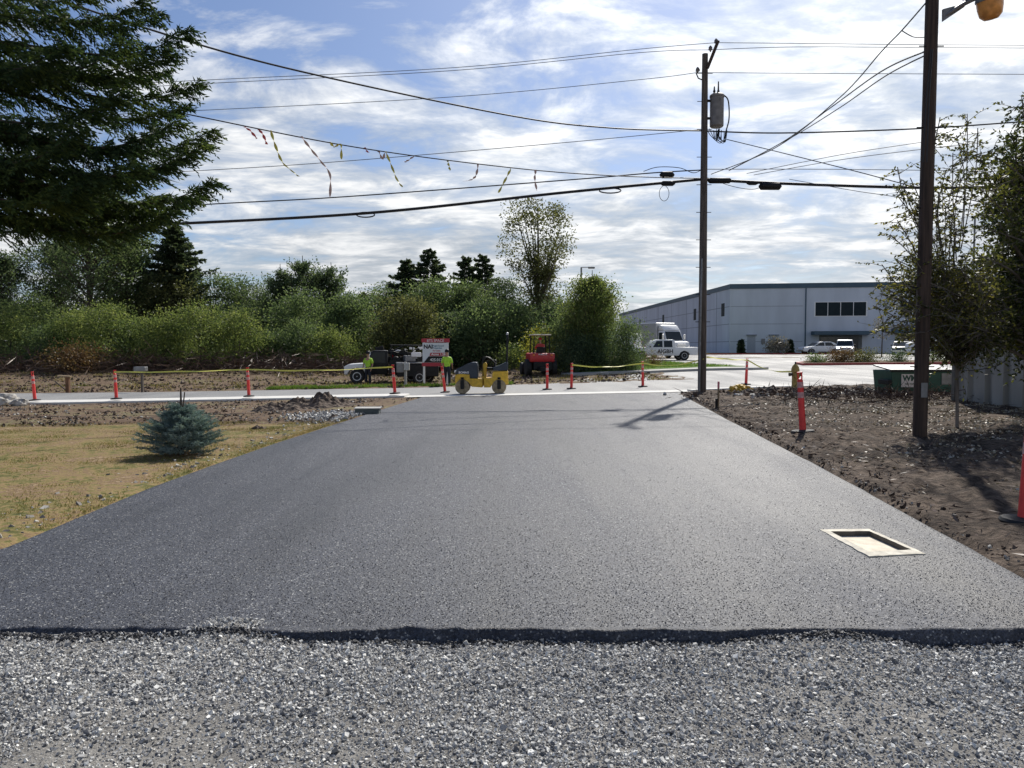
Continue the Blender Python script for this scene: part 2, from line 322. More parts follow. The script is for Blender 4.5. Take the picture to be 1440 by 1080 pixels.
class MB:
    def __init__(s): s.bm = bmesh.new()
    def box(s, c, d, rz=0, rx=0, ry=0, bev=0):
        m = Matrix.Translation(c) @ Matrix.Rotation(rz,4,'Z') @ Matrix.Rotation(ry,4,'Y') @ Matrix.Rotation(rx,4,'X') @ Matrix.Diagonal((*d,1))
        r = bmesh.ops.create_cube(s.bm, size=1, matrix=m)
        if bev:
            es = list({e for v in r['verts'] for e in v.link_edges})
            bmesh.ops.bevel(s.bm, geom=es, offset=bev, segments=2, affect='EDGES', profile=.5)
        return s
    def tube(s, pts, rad, n=8, caps=True):
        pts = [Vector(p) for p in pts]; rs = rad if isinstance(rad, (list, tuple)) else [rad]*len(pts)
        rings = []; prev = None
        for i, p in enumerate(pts):
            d = (pts[min(i+1,len(pts)-1)]-pts[max(i-1,0)]).normalized()
            if prev is None:
                a = d.orthogonal().normalized()
            else:
                a = (prev - d*prev.dot(d))
                a = a.normalized() if a.length > 1e-6 else d.orthogonal().normalized()
            prev = a; b = d.cross(a)
            rings.append([s.bm.verts.new(p+(a*math.cos(2*math.pi*k/n)+b*math.sin(2*math.pi*k/n))*rs[i]) for k in range(n)])
        for r0, r1 in zip(rings, rings[1:]):
            for k in range(n): s.bm.faces.new((r0[k], r0[(k+1)%n], r1[(k+1)%n], r1[k]))
        if caps: s.bm.faces.new(rings[0][::-1]); s.bm.faces.new(rings[-1])
        return s
    def lathe(s, prof, n=20, c=(0,0,0), axis='Z'):
        rings = []
        for r, z in prof:
            ring = []
            for k in range(n):
                a = 2*math.pi*k/n; v = Vector((max(r,1e-4)*math.cos(a), max(r,1e-4)*math.sin(a), z))
                if axis == 'Y': v = Vector((v.x, v.z, v.y))
                if axis == 'X': v = Vector((v.z, v.x, v.y))
                ring.append(s.bm.verts.new(v+Vector(c)))
            rings.append(ring)
        for r0, r1 in zip(rings, rings[1:]):
            for k in range(n): s.bm.faces.new((r0[k], r0[(k+1)%n], r1[(k+1)%n], r1[k]))
        s.bm.faces.new(rings[0][::-1]); s.bm.faces.new(rings[-1])
        return s
    def prism(s, poly, y0, y1, bev=0, taper=None):
        """polygon in x,z extruded along y; taper(x,z)->y scale"""
        tp = taper or (lambda x, z: 1)
        a = [s.bm.verts.new((x, y0*tp(x,z), z)) for x, z in poly]; b = [s.bm.verts.new((x, y1*tp(x,z), z)) for x, z in poly]
        fs = [s.bm.faces.new(a), s.bm.faces.new(b[::-1])]
        for i in range(len(poly)):
            j = (i+1)%len(poly); fs.append(s.bm.faces.new((a[i], b[i], b[j], a[j])))
        if bev: bmesh.ops.bevel(s.bm, geom=list({e for f in fs for e in f.edges}), offset=bev, segments=2, affect='EDGES', profile=.5)
        return s
    def quad(s, *p): s.bm.faces.new([s.bm.verts.new(v) for v in p]); return s
    def build(s, name, mat, parent=None, smooth=False, loc=None):
        bmesh.ops.recalc_face_normals(s.bm, faces=s.bm.faces)
        me = bpy.data.meshes.new(name); s.bm.to_mesh(me); s.bm.free(); me.materials.append(mat)
        if smooth:
            for p in me.polygons: p.use_smooth = True
            try: me.set_sharp_from_angle(angle=R(40))
            except Exception: pass
        o = bpy.data.objects.new(name, me); link(o)
        if parent: o.parent = parent
        if loc is not None: o.location = loc
        return o
def copy_tree(o, parent=None):
    c = o.copy(); col.objects.link(c)
    if parent: c.parent = parent
    for ch in list(o.children): copy_tree(ch, c)
    return c
def text(name, s, size, mat, parent, loc, rot, ext=.004, align='CENTER', bold=0.0):
    cu = bpy.data.curves.new('t', 'FONT'); cu.body = s; cu.size = size; cu.extrude = ext; cu.align_x = align; cu.offset = bold; cu.resolution_u = 2
    tmp = bpy.data.objects.new('t', cu); link(tmp); bpy.context.view_layer.update()
    me = bpy.data.meshes.new_from_object(tmp.evaluated_get(bpy.context.evaluated_depsgraph_get()))
    bpy.data.objects.remove(tmp); me.materials.clear(); me.materials.append(mat); me.name = name
    o = bpy.data.objects.new(name, me); link(o); o.parent = parent; o.location = loc; o.rotation_euler = rot
    return o
def fbm(x, y, s, o=4, seed=0.0):
    return mnoise.fractal(Vector((x*s, y*s, seed)), .9, 2.1, o)
def poly_sheet(name, pts, off, mat, cuts=6, kind='structure', thick=0, rim=None):
    bm = bmesh.new(); vs = [bm.verts.new((p[0], p[1], 0)) for p in pts]; f = bm.faces.new(vs)
    bmesh.ops.triangulate(bm, faces=[f])
    for _ in range(cuts):
        es = [e for e in bm.edges if e.calc_length() > 2.2]
        if not es: break
        bmesh.ops.subdivide_edges(bm, edges=es, cuts=1); bmesh.ops.triangulate(bm, faces=bm.faces[:])
    for v in bm.verts: v.co.z = G(v.co.x, v.co.y)+off
    if thick:
        be = [e for e in bm.edges if e.is_boundary]; r = bmesh.ops.extrude_edge_only(bm, edges=be)
        for v in [g for g in r['geom'] if isinstance(g, bmesh.types.BMVert)]: v.co.z -= thick
    bmesh.ops.recalc_face_normals(bm, faces=bm.faces)
    me = bpy.data.meshes.new(name); bm.to_mesh(me); bm.free(); me.materials.append(mat)
    o = bpy.data.objects.new(name, me); link(o)
    if kind: o['kind'] = kind
    return o
def kerb_run(name, pts, w, h, mat, base=-.1):
    """a real stepped kerb following a line of ground points"""
    b = bmesh.new(); P = []
    for a, c in zip(pts, pts[1:]):
        n = max(1, int((Vector(c)-Vector(a)).length/1.5))
        for i in range(n): P.append(Vector(a).lerp(Vector(c), i/n))
    P.append(Vector(pts[-1])); rings = []
    for i, p in enumerate(P):
        d = (P[min(i+1,len(P)-1)]-P[max(i-1,0)]).normalized(); nrm = Vector((-d.y, d.x)); z = G(p.x, p.y)
        q = [(0,base),(0,h-.02),(.02,h),(w,h),(w,base)]
        rings.append([b.verts.new((p.x+nrm.x*a, p.y+nrm.y*a, z+c)) for a, c in q])
    for r0, r1 in zip(rings, rings[1:]):
        for k in range(4): b.faces.new((r0[k], r1[k], r1[k+1], r0[k+1]))
    b.faces.new(rings[0]); b.faces.new(rings[-1][::-1]); bmesh.ops.recalc_face_normals(b, faces=b.faces)
    me = bpy.data.meshes.new(name); b.to_mesh(me); b.free(); me.materials.append(mat)
    o = bpy.data.objects.new(name, me); link(o); o['kind'] = 'structure'; return o
# ================================================================== GROUND
LE = [gp(x, y) for x, y in ((0,770),(110,725),(200,688),(300,652),(400,618),(480,593),(540,574),(590,559))]
RE = [gp(x, y) for x, y in ((1440,808),(1360,765),(1240,700),(1150,652),(1080,617),(1020,587),(985,568),(955,552))]
YF = 4.33
YE = 28.0
lx = np.array([LE[0].x-.45-.5, LE[0].x-.45]+[p.x for p in LE]+[LE[-1].x-.1]); ly = np.array([2.0, YF]+[p.y for p in LE]+[YE+.2])
rx_ = np.array([RE[0].x-.22, RE[0].x-.12]+[p.x for p in RE]+[RE[-1].x+.3]); ry_ = np.array([2.0, YF]+[p.y for p in RE]+[YE+.2])
def xL(y): return float(np.interp(y, ly, lx))
def xR(y): return float(np.interp(y, ry_, rx_))
def paved(x, y):
    if YF-.02 < y < YE+.3 and xL(y)-.02 < x < xR(y)+.02: return 1
    if 27.9 < y < 37.0 and x < 9: return 1
    if y > 28.6 and x > 8.9 and y < 97: return 1
    return 0
xs = np.concatenate([np.linspace(-420,-62,12), np.arange(-60,-16,1.0), np.arange(-16,-8,.3), np.arange(-8,8,.13), np.arange(8,16,.2), np.arange(16,61,1.2), np.linspace(64,420,12)])
ys = np.concatenate([np.linspace(-120,-2,8), np.arange(-1.5,3.6,.4), np.arange(3.7,14,.14), np.arange(14,29.2,.2), np.arange(29.4,48,.6), np.arange(48,100,1.5), np.linspace(104,900,24)])
nx, ny = len(xs), len(ys)
V = np.zeros((ny, nx, 3)); V[:,:,0] = xs[None]; V[:,:,1] = ys[:,None]
XX, YY = np.meshgrid(xs, ys); Z = Gn(XX, YY)
PV = np.zeros((ny, nx), bool)
for j in range(ny):
    for i in range(nx):
        x, y = xs[i], ys[j]
        if y < 70 and abs(x) < 60:
            if paved(x, y): Z[j,i] -= .12; PV[j,i] = True; continue
            a = .0
            if y < YF: Z[j,i] -= .09; continue
            a = fbm(x, y, 1.3, 5, 1)*.03+fbm(x, y, 5, 3, 4)*.012
            if x > 0 and y < 29: a += fbm(x, y, 2.6, 5, 9)*.07+fbm(x, y, 9, 3, 5)*.035 + min(.04, max(0, (x-xR(y))*.05))
            if x < 0 and y < 18.5: a = a*.4-.05
            d = min(abs(x-xR(y)), abs(x-xL(y))) if YF < y < YE else 9
            if d < .35: a = a*d/.35 - .02*(1-d/.35)
            if y > 37 and x < 9: a += fbm(x, y, .8, 5, 2)*.10
            Z[j,i] += a
# paved cells drop out only where the neighbours are paved too, so edges of the sheets are always covered
V[:,:,2] = Z
idx = np.arange(nx*ny).reshape(ny, nx)
Fq = np.stack([idx[:-1,:-1], idx[:-1,1:], idx[1:,1:], idx[1:,:-1]], -1).reshape(-1,4)
gnd = np_mesh('ground', V.reshape(-1,3), Fq, m_ground, None, True); gnd['kind'] = 'structure'
gnd.data.materials.append(m_dirtw)
cxs = V[:-1,:-1].reshape(-1,3)
mi = ((cxs[:,0] > 0) & (cxs[:,1] < 29.5) & (cxs[:,1] > 2)).astype(np.int32)
gnd.data.polygons.foreach_set('material_index', mi)
# gravel bed at the camera's feet
gx = np.arange(-7, 7.01, .07); gy = np.arange(.8, 4.62, .07)
def grav_z(x, y):
    b = -.066 + .036/(1+math.exp((x+1.5)*5)) + fbm(x, y, 1.1, 3, 7)*.022 + fbm(x, y, 4, 3, 3)*.006
    t = (y-4.0)/.35
    if t > 0: b += -.012*min(1,t)
    b += .055*math.exp(-((x+1.62)/.30)**2-((y-4.35)/.22)**2)      # spoil that laps over the asphalt edge
    b += .022*math.exp(-((x+2.3)/.25)**2-((y-4.35)/.16)**2)
    b += .045*math.exp(-((x-1.85)/.45)**2-((y-4.35)/.22)**2)
    s = (x-2.05)-(4.3-y)*.28                                         # ridge of the compacted strip on the right
    b += .022/(1+math.exp(s*30)) - .011 if x > 0 else .011
    return b
gv = np.array([[(x, y, grav_z(x, y)) for x in gx] for y in gy]); gi = np.arange(len(gx)*len(gy)).reshape(len(gy), len(gx))
gf = np.stack([gi[:-1,:-1], gi[:-1,1:], gi[1:,1:], gi[1:,:-1]], -1).reshape(-1,4)
gb = np_mesh('gravel_bed', gv.reshape(-1,3), gf, m_gravb, None, True); gb['kind'] = 'structure'
N = 350000
px_ = rng.uniform(-5, 5, N); py_ = 1.9+2.62*rng.uniform(0, 1, N)**.9
keep = np.array([rng.uniform() < .62+.9*(fbm(a, b, .9, 4, 5)+.25)*(.5 if (.75 < a < 2.05+(4.3-b)*.28 and b < 4.2) else 1) for a, b in zip(px_, py_)])
px_, py_ = px_[keep], py_[keep]
pz_ = np.array([grav_z(a, b) for a, b in zip(px_, py_)])
sz = np.clip(rng.lognormal(math.log(.0064), .46, len(px_)), .003, .022)
k2 = ~((py_ > YF-.015) & (pz_ < -.02))
C = np.stack([px_, py_, pz_+sz*rng.uniform(-.25, .45, len(px_))], 1)[k2]
v_, f_ = rocks(C, sz[k2]); gs = np_mesh('gravel_stones', v_, f_, m_stone); tag(gs, 'pale crushed grey gravel along the front of the new asphalt', 'gravel', kind='stuff')
_vc = [gp(*p) for p in ((1152,745),(1222,744),(1302,780),(1222,784))]
def VQ(a, b):
    k = [((_vc[(i+1)%4].x-_vc[i].x)*(b-_vc[i].y)-(_vc[(i+1)%4].y-_vc[i].y)*(a-_vc[i].x)) for i in range(4)]
    return all(v > 0 for v in k) or all(v < 0 for v in k)
# driveway: fresh asphalt mat with a ragged broken front edge
rows = list(np.concatenate([YF+np.array([0,.02,.05,.1,.2,.35,.5]), np.arange(5.1, 12, .35), np.arange(12, YE, .8), [YE]]))
ncol = 150; DV = []
def edge_front(x): return .07*fbm(x, 0, 1.3, 5, 8) + .035*fbm(x, 0, 8, 4, 2)
for k, (dy, dz) in enumerate(((-.075,-.12), (-.055,-.075), (-.022,-.035), (-.012,-.008))):
    for i in range(ncol+1):
        u = i/ncol; x = xL(YF)*(1-u)+xR(YF)*u; DV.append((x, YF+dy*(1+.5*fbm(x,k,7,2,1))+edge_front(x), dz))
for j, y in enumerate(rows):
    for i in range(ncol+1):
        u = i/ncol; a, b = xL(y), xR(y); w = .05*fbm(y, 3, .9, 3, 2)+.03*fbm(y, 5, 6, 3, 2)*min(1, 8/y)
        x = a*(1-u)+b*u + (w if i in (0, ncol) else 0)
        yy = y+edge_front(x)*max(0, 1-(y-YF)/.4)
        z = G(x, yy) + .004*fbm(x, yy, .7, 2, 3)*min(1,(y-YF)*2)
        if i in (0, ncol): z -= .03
        DV.append((x, yy, z))
nr = len(rows)+4; di = np.arange(nr*(ncol+1)).reshape(nr, ncol+1)
df = np.stack([di[:-1,:-1], di[:-1,1:], di[1:,1:], di[1:,:-1]], -1).reshape(-1,4)
dw = np_mesh('driveway', DV, df, m_asph, None, True); dw['kind'] = 'structure'
n = 38000; y = YF+.02+rng.exponential(1.5, n); y = y[y < 17]; x = np.array([random.uniform(xL(b)+.05, xR(b)-.05) for b in y])
kk = (np.abs(x) < y*.75+.6) & ~np.array([VQ(a, b) for a, b in zip(x, y)]); x, y = x[kk], y[kk]
v_, f_ = rocks(np.stack([x, y, Gn(x,y)+.001+.004*np.array([fbm(a,b,.7,2,3)*min(1,(b-YF)*2) for a, b in zip(x,y)])], 1), rng.uniform(.003, .0065, len(x))*np.where(y > 9, 1.3, 1), flat=.5)
tag(np_mesh('asphalt_grain', v_, f_, islandmat('asphalt_grain', [(0,(.02,.022,.027)),(.45,(.07,.074,.085)),(.85,(.18,.185,.2)),(.96,(.34,.34,.35)),(1,(.6,.6,.58))], .5)), 'coarse open grain of the fresh asphalt surface near the camera', 'asphalt grain', kind='stuff')
# crumbs of asphalt along the front edge
n = 2600; x = rng.uniform(-4.4, 3.4, n); y = YF-.03-np.abs(rng.normal(0, .045, n)); 
v_, f_ = rocks(np.stack([x, y, np.array([grav_z(a, b) for a, b in zip(x, y)])+.006], 1), rng.uniform(.006, .018, n))
tag(np_mesh('asphalt_crumbs', v_, f_, M('asphalt_crumb', (.025,.026,.03), .7, .3, 60)), 'black asphalt crumbs fallen along the broken front edge', 'asphalt crumbs', kind='stuff')
# street, kerbs, far paving
kb = -.0
poly_sheet('street', [(-90,29.05),(9.6,29.05),(16,28.5),(60,28.5),(60,46),(14,46.5),(6,46.0),(2,37.6),(-5,37),(-90,37)], .0, m_road, 8)
poly_sheet('car_park', [(14.02,46.5),(60.0,46.02),(75,60),(75,93),(29,96),(27,110),(15,110),(12,64)], .0, m_road, 8)
poly_sheet('concrete_gutter', [(-90,27.98),(-3.4,27.98),(6.6,28.0),(7.4,28.4),(9.4,28.6),(9.6,29.15),(-90,29.15)], .012, m_conc, 8)
kerb_run('kerb', [(-90,27.75),(-3.9,27.75)], 1.5, .075, m_conc)
kerb_run('kerb_return', [(6.6,28.0),(8.4,28.35),(9.8,28.4),(11.0,28.2)], .5, .07, m_conc)
poly_sheet('sidewalk', [(3.5,45.2),(14.2,45.2),(15.3,45.8),(14.4,47.2),(3.0,46.8)], .14, m_conc2, 5, thick=.3)
poly_sheet('grass_verge', [(4.5,46.9),(14.2,47.3),(14.5,47.8),(13.6,50),(11.8,56),(10.5,62),(5.5,62),(4.0,54)], .155, m_green, 6, thick=.1)
poly_sheet('island_soil', [(19.9,52.3),(40,52.3),(40,57.5),(22.5,57.5),(20.3,54.5)], .13, m_ground, 5)
kerb_run('red_kerb', [(22.4,57.7),(20.1,54.5),(19.7,52.1),(40,52.1)], .22, .16, m_redkerb)
poly_sheet('planting_bed', [(17,90.5),(38,89.5),(38,96.5),(27.7,98.6),(17,98)], .10, m_green, 5)
kerb_run('red_kerb_strip', [(17,90.2),(38,89.2)], .22, .16, m_redkerb)
# lawn on the left
bm = bmesh.new(); lrows = np.concatenate([np.arange(4.3,12,.18), np.arange(12,19.3,.3)]); grid = []
for y in lrows:
    r = []
    for i in range(100):
        t = (i/99)**1.6; x = (xL(y)+.03) - t*26
        end = 1 if y < 17.2+.8*fbm(x, 1, .3, 3, 4) else 0
        r.append(bm.verts.new((x, y, G(x, y)-.03*max(0,1-t*400)+(.012+.018*fbm(x,y,1.1,4,6)+.008*fbm(x,y,6,2,6))*min(1, t*60) - (0 if end else .12))))
    grid.append(r)
for a, b in zip(grid, grid[1:]):
    for i in range(99): bm.faces.new((a[i], b[i], b[i+1], a[i+1]))
bmesh.ops.recalc_face_normals(bm, faces=bm.faces)
me = bpy.data.meshes.new('lawn'); bm.to_mesh(me); bm.free(); me.materials.append(m_lawn)
for p in me.polygons: p.use_smooth = True
lawn = link(bpy.data.objects.new('lawn', me)); lawn['kind'] = 'structure'
def grass(name, fn, n, h, mat, label, dens=.5, seed=3):
    P = []
    while len(P) < n:
        x, y = fn(); 
        if fbm(x, y, .8, 4, seed) + random.random()*.7 > dens: P.append((x, y, G(x, y)-.005))
    P = np.array(P); D = rng.normal(0, .45, (len(P),3)); D[:,2] = 1
    v, f = cards(P, D, rng.uniform(.6, 1.3, len(P))*h, h*.22); return tag(np_mesh(name, v, f, mat), label, 'grass', kind='stuff')
def f_lawn():
    y = 5+13*random.random()**.8; return xL(y)+.03-random.random()**1.3*14, y
grass('lawn_grass', f_lawn, 80000, .036, m_grass, 'short half dry mown grass left of the driveway', .30)
def f_verge():
    y = random.uniform(47.6, 61.5); return random.uniform(5, 14-(y-47.5)*.26), y
o = grass('verge_grass', f_verge, 9000, .14, m_grassg, 'bright green mown grass on the verge beyond the street', .2); o.location.z = .15
def f_strip(): 
    return random.uniform(-12, 0), 37.3+abs(random.gauss(0, 1.0))
grass('roadside_grass', f_strip, 9000, .16, m_grassg, 'rough green grass strip along the far side of the street', .35)
def f_field(): return random.uniform(-42, 8), random.uniform(37.4, 64)
grass('field_weeds', f_field, 14000, .16, m_grass, 'dry weeds scattered over the cleared field', .72)
# loose soil, stones and litter
def scatter(name, fn, n, s0, s1, mat, label, cat, lift=.3, flat=.7):
    P = np.array([fn() for _ in range(n)]); S = s0*(s1/s0)**(rng.uniform(0,1,n)**2.2)
    z = Gn(P[:,0], P[:,1]); v, f = rocks(np.stack([P[:,0], P[:,1], z+S*lift], 1), S, flat=flat)
    return tag(np_mesh(name, v, f, mat), label, cat, kind='stuff')
m_clods = islandmat('soil_clods', [(0,(.025,.017,.012)),(.5,(.08,.052,.036)),(.85,(.16,.11,.08)),(1,(.32,.26,.20))], .95)
m_peb = islandmat('pebbles', [(0,(.12,.11,.10)),(.5,(.28,.26,.23)),(1,(.6,.58,.52))], .9)
def f_right():
    while 1:
        y = 5+23*random.random()**.9; x = xR(y)+.04+random.random()**1.2*8
        if not paved(x, y): return x, y
scatter('soil_clods', f_right, 18000, .008, .045, m_clods, 'dark brown clods over the bare soil right of the driveway', 'soil', .1)
scatter('pebbles', f_right, 4500, .008, .035, m_peb, 'pale pebbles over the bare soil right of the driveway', 'pebbles', .2)
def f_leftbank():
    while 1:
        y = random.uniform(17.5, 27.8); x = random.uniform(-22, xL(y)-.1)
        if fbm(x, y, .6, 4, 31) > random.uniform(-.5,.5): return x, y
scatter('bank_soil', f_leftbank, 8000, .010, .07, m_clods, 'brown clods and rubble between the lawn and the kerb', 'soil', .1)
scatter('bank_pebbles', f_leftbank, 1100, .02, .06, m_peb, 'grey broken stone between the lawn and the kerb', 'pebbles', .2)
def f_edgeL():
    y = random.uniform(6, 20); return xL(y)-.1-abs(random.gauss(0,.35)), y
scatter('lawn_edge_stones', f_edgeL, 700, .012, .05, m_peb, 'pale pebbles along the left edge of the driveway', 'pebbles', .2)
scatter('field_clods', f_field, 15000, .04, .15, m_clods, 'brown clods and roots over the cleared field', 'soil', .1)
def f_chips(): 
    x = random.uniform(10.5, 22); return x, random.uniform(24.5, 28.4)
scatter('grey_rubble', f_chips, 6000, .02, .06, m_peb, 'grey rubble beside the street behind the hydrant', 'rubble', .2)
n = 42000; P = np.array([(lambda y: (xR(y)+.4+random.random()**.7*9, y))(7+random.random()**.8*14) for _ in range(n)])
keep = np.array([fbm(a, b, .7, 3, 12)+ (a-4)*.10 > random.uniform(-.1,.8) for a, b in P]); P = P[keep]
D = rng.normal(size=(len(P),3)); D[:,2] *= .35
v, f = cards(np.column_stack([P, Gn(P[:,0], P[:,1])+.045]), D, rng.uniform(.03,.075,len(P)), rng.uniform(.02,.045,len(P)))
tag(np_mesh('leaf_litter', v, f, m_litter), 'pale fallen leaves and bark chips under the trees on the right', 'leaf litter', kind='stuff')
# brush heap right, twigs in field
def twigs(name, fn, n, L, mat, label, zr=.4):
    P = np.array([fn() for _ in range(n)]); z = Gn(P[:,0], P[:,1])+rng.uniform(0, zr, n)*rng.uniform(0,1,n)
    D = rng.normal(size=(n,3)); D[:,2] *= .5
    v, f = cards(np.column_stack([P, z]), D, rng.uniform(.4,1.3,n)*L, L*.05, cross=True); return tag(np_mesh(name, v, f, mat), label, 'brush', kind='stuff')
scatter('rubble_heap', lambda: (random.gauss(11.0,1.6), random.gauss(24.3,.8)), 3500, .02, .12, m_peb, 'grey rubble and broken concrete strewn between the hydrant and the dumpster', 'rubble', .5)
scatter('dark_rubble', lambda: (random.gauss(9.0,1.0), random.gauss(24.8,.5)), 2200, .02, .14, m_clods, 'dark lumps heaped round the foot of the hydrant', 'soil', .9)
n = 5000; P = np.array([f_right() for _ in range(n)]); D = rng.normal(size=(n,3)); D[:,2] *= .2
v, f = cards(np.column_stack([P, Gn(P[:,0], P[:,1])+.05]), D, rng.uniform(.04,.16,n), rng.uniform(.008,.025,n)); tag(np_mesh('wood_chips', v, f, m_twig), 'thin broken sticks and roots over the bare soil on the right', 'sticks', kind='stuff')
twigs('cut_brush', lambda: (random.gauss(10.6,1.8), random.gauss(21.5,1.3)), 1800, .42, m_twig, 'reddish brown cut twigs heaped near the green dumpster', .35)
twigs('dead_brush', lambda: (random.uniform(-46, -6), random.gauss(52,1.8)), 6500, 1.2, m_twig, 'dead brown brush along the foot of the left shrubs', 1.3)
twigs('field_roots', lambda: (random.uniform(-3, 4), random.gauss(62,2)), 1800, 1.2, m_twig, 'dark brush debris behind the road roller', 1.4)
# ---- mounds
def mound(px, Y, w, d, h, seed, label, mat=m_clod, dz=0):
    p = onG(px, Y); e = 34; V_ = []
    for j in range(e+1):
        for i in range(e+1):
            u, v = i/e*2-1, j/e*2-1; r = math.hypot(u, v)
            k = max(0, 1-r*r)
            z = h*k*(.75+.9*fbm(u*w, v*d, 2.2/max(w,.5), 3, seed)) + .05*k*fbm(u*w, v*d, 7, 3, seed) + .35*h*k*fbm(u*w,v*d,4,3,seed+3) - .07
            V_.append((u*w/2, v*d/2, z+dz))
    gi = np.arange((e+1)**2).reshape(e+1, e+1); ff = np.stack([gi[:-1,:-1], gi[:-1,1:], gi[1:,1:], gi[1:,:-1]], -1).reshape(-1,4)
    o = np_mesh('dirt_pile', V_, ff, mat, None, False, p); return tag(o, label, 'dirt pile', 'piles of dug soil')
mound(445, 23.5, 3.0, 2.2, .42, 3, 'largest brown heap of dug soil, against the kerb left of the driveway')
mound(395, 22, 2.4, 1.6, .26, 5, 'low crumbly soil heap just left of the largest heap')
mound(362, 16.0, .62, .5, .15, 8, 'small dark molehill of soil on the lawn right of the blue spruce')
mound(472, 18.6, .75, .5, .14, 9, 'dark clod pile at the edge of the driveway near the grey vault')
mound(118, 13.4, .5, .4, .05, 10, 'tiny flat soil patch out on the dry lawn')
mound(1090, 25.0, 3.4, 1.6, .28, 11, 'dark soil bank behind the hydrant', M('clod_grey', (.05,.045,.04), .95, .5, 9, .03, 14, c2=(.17,.15,.13)))
mound(985, 26.6, 2.0, 1.2, .14, 12, 'dark soil mound round the foot of the middle utility pole')
# ================================================================== BUILDING
def lpt(t, z, a, b, n=0):   # point along wall a->b (in plan), height z, n metres out towards the camera side
    a = Vector(a); b = Vector(b); d = (b-a); p = a+d*t; nn = Vector((d.y, -d.x)).normalized()
    return Vector((p.x+nn.x*n, p.y+nn.y*n, z))
wh = empty('warehouse', (28, 99, .95), label='long pale grey concrete warehouse with dark parapet beyond the car park', cat='warehouse')
A = (0,0); B = (36, -6.0); Cc = (-2.5, 84); Dd = (40, 84); HT = 8.9
b = MB(); 
for z0, z1, mt, nm, off in ((-.5, HT-.62, m_wall, 'wall', 0), (HT-.62, HT, m_parapet, 'parapet', .12)):
    q = MB(); pa = [Vector((*A,0)), Vector((*B,0)), Vector((*Dd,0)), Vector((*Cc,0))]; cen = Vector((18, 40, 0))
    pa = [p+((p-cen).normalized()*off) for p in pa]
    lo = [q.bm.verts.new((p.x,p.y,z0)) for p in pa]; hi = [q.bm.verts.new((p.x,p.y,z1)) for p in pa]
    q.bm.faces.new(hi); q.bm.faces.new(lo[::-1])
    for i in range(4): q.bm.faces.new((lo[i], lo[(i+1)%4], hi[(i+1)%4], hi[i]))
    q.build(nm, mt, wh)
def slab(a, b_, t0, t1, z0, z1, n0, n1):
    q = MB(); P = [lpt(t, z, a, b_, n) for n in (n0, n1) for t, z in ((t0,z0),(t1,z0),(t1,z1),(t0,z1))]
    v = [q.bm.verts.new(p) for p in P]
    for f in CF: q.bm.faces.new([v[k] for k in f])
    return q
LW = math.hypot(36, 6)
for z in (1.5, 3.75, 6.0): 
    slab(A, B, .002, .245, z, z+.05, -.02, .012).build('panel_joint', m_joint, wh)
    slab(Cc, A, .01, .998, z, z+.07, -.02, .012).build('panel_joint', m_joint, wh)
slab(A, B, .252, .256, .0, HT-.63, -.02, .08).build('downspout', m_parapet, wh)
for t in (.12, .25, .38, .5, .62, .74, .85, .93): slab(Cc, A, t, t+.0016, 0, HT-.63, -.02, .014).build('panel_joint', m_joint, wh)
for t in (.965, .80, .55, .3): 
    w_ = slab(Cc, A, t-.008, t+.008, 4.9, 6.6, -.02, .03).build('window', m_glassd, wh)
def winrow(t0, t1, z0, z1, k):
    fr = slab(A, B, t0-.003, t1+.003, z0-.08, z1+.08, -.02, .035).build('window', m_white, wh)
    for i in range(k):
        a0 = t0+(t1-t0)*i/k+.0012; a1 = t0+(t1-t0)*(i+1)/k-.0012
        slab(A, B, a0, a1, z0, z1, .0, .05).build('pane', m_glassd, fr)
winrow(.285, .452, 4.75, 6.45, 4)
winrow(.56, .72, 4.75, 6.45, 4)
# entrances: canopy + glazed front
for (t0, t1, zc, h) in ((.285, .45, 2.35, .45), (.545, .80, 2.55, .7)):
    cpy = slab(A, B, t0-.012, t1+.012, zc, zc+h, .01, 1.9).build('canopy', m_parapet, wh)
    fr = slab(A, B, t0+.015, t1-.01, 0, zc-.02, -.02, .04).build('storefront', M('storefront_frame', (.10,.11,.11), .5), wh)
    for i in range(5):
        a0 = t0+.02+(t1-t0-.04)*i/5; slab(A, B, a0, a0+(t1-t0-.04)/5-.002, .15, zc-.25, .0, .06).build('pane', m_glass, fr)
for t in (.06, .135):
    d_ = slab(A, B, t, t+.028, 0, 2.2, -.01, .03).build('door', M('door_grey', (.36,.39,.44), .6, .05), wh); 
    slab(A, B, t-.003, t+.031, 2.3, 2.42, .0, .3).build('door_hood', m_joint, wh)
for t in (.108,): slab(A, B, t, t+.012, 1.2, 1.9, -.01, .12).build('meter_box', m_grey, wh)
# ================================================================== POLES
def splinepts(pts, n=10):
    P = [Vector(p) for p in pts]; out = []
    for i in range(len(P)-1):
        p0 = P[max(i-1,0)]; p1 = P[i]; p2 = P[i+1]; p3 = P[min(i+2,len(P)-1)]
        for k in range(n):
            t = k/n; out.append(.5*((2*p1)+(p2-p0)*t+(2*p0-5*p1+4*p2-p3)*t*t+(3*p1-p0-3*p2+p3)*t**3))
    out.append(P[-1]); return out
PY = 27.0
pb = gp(987, 553); pb = Vector((at(987,553,PY).x, PY, G(at(987,553,PY).x, PY)))
up = empty('utility_pole', pb, label='tall grey wooden utility pole with transformer beside the driveway corner', cat='utility pole')
def rel(px, py, Y, o): return at(px, py, Y)-o
top = rel(991.5, 76, PY, pb); top.y = 0
MB().tube([(0,0,-.4), top*.5, top], [.150,.128,.10], 14).build('pole_shaft', m_wood, up, True)
MB().tube([(-.13,-.17,0), (-.12,-.16,2.2), top*.4+Vector((-.08,-.15,0))], .035, 8).build('conduit', m_grey, up, True)
q = MB(); a = rel(993, 95, PY, pb); c = rel(1006, 62, PY, pb)
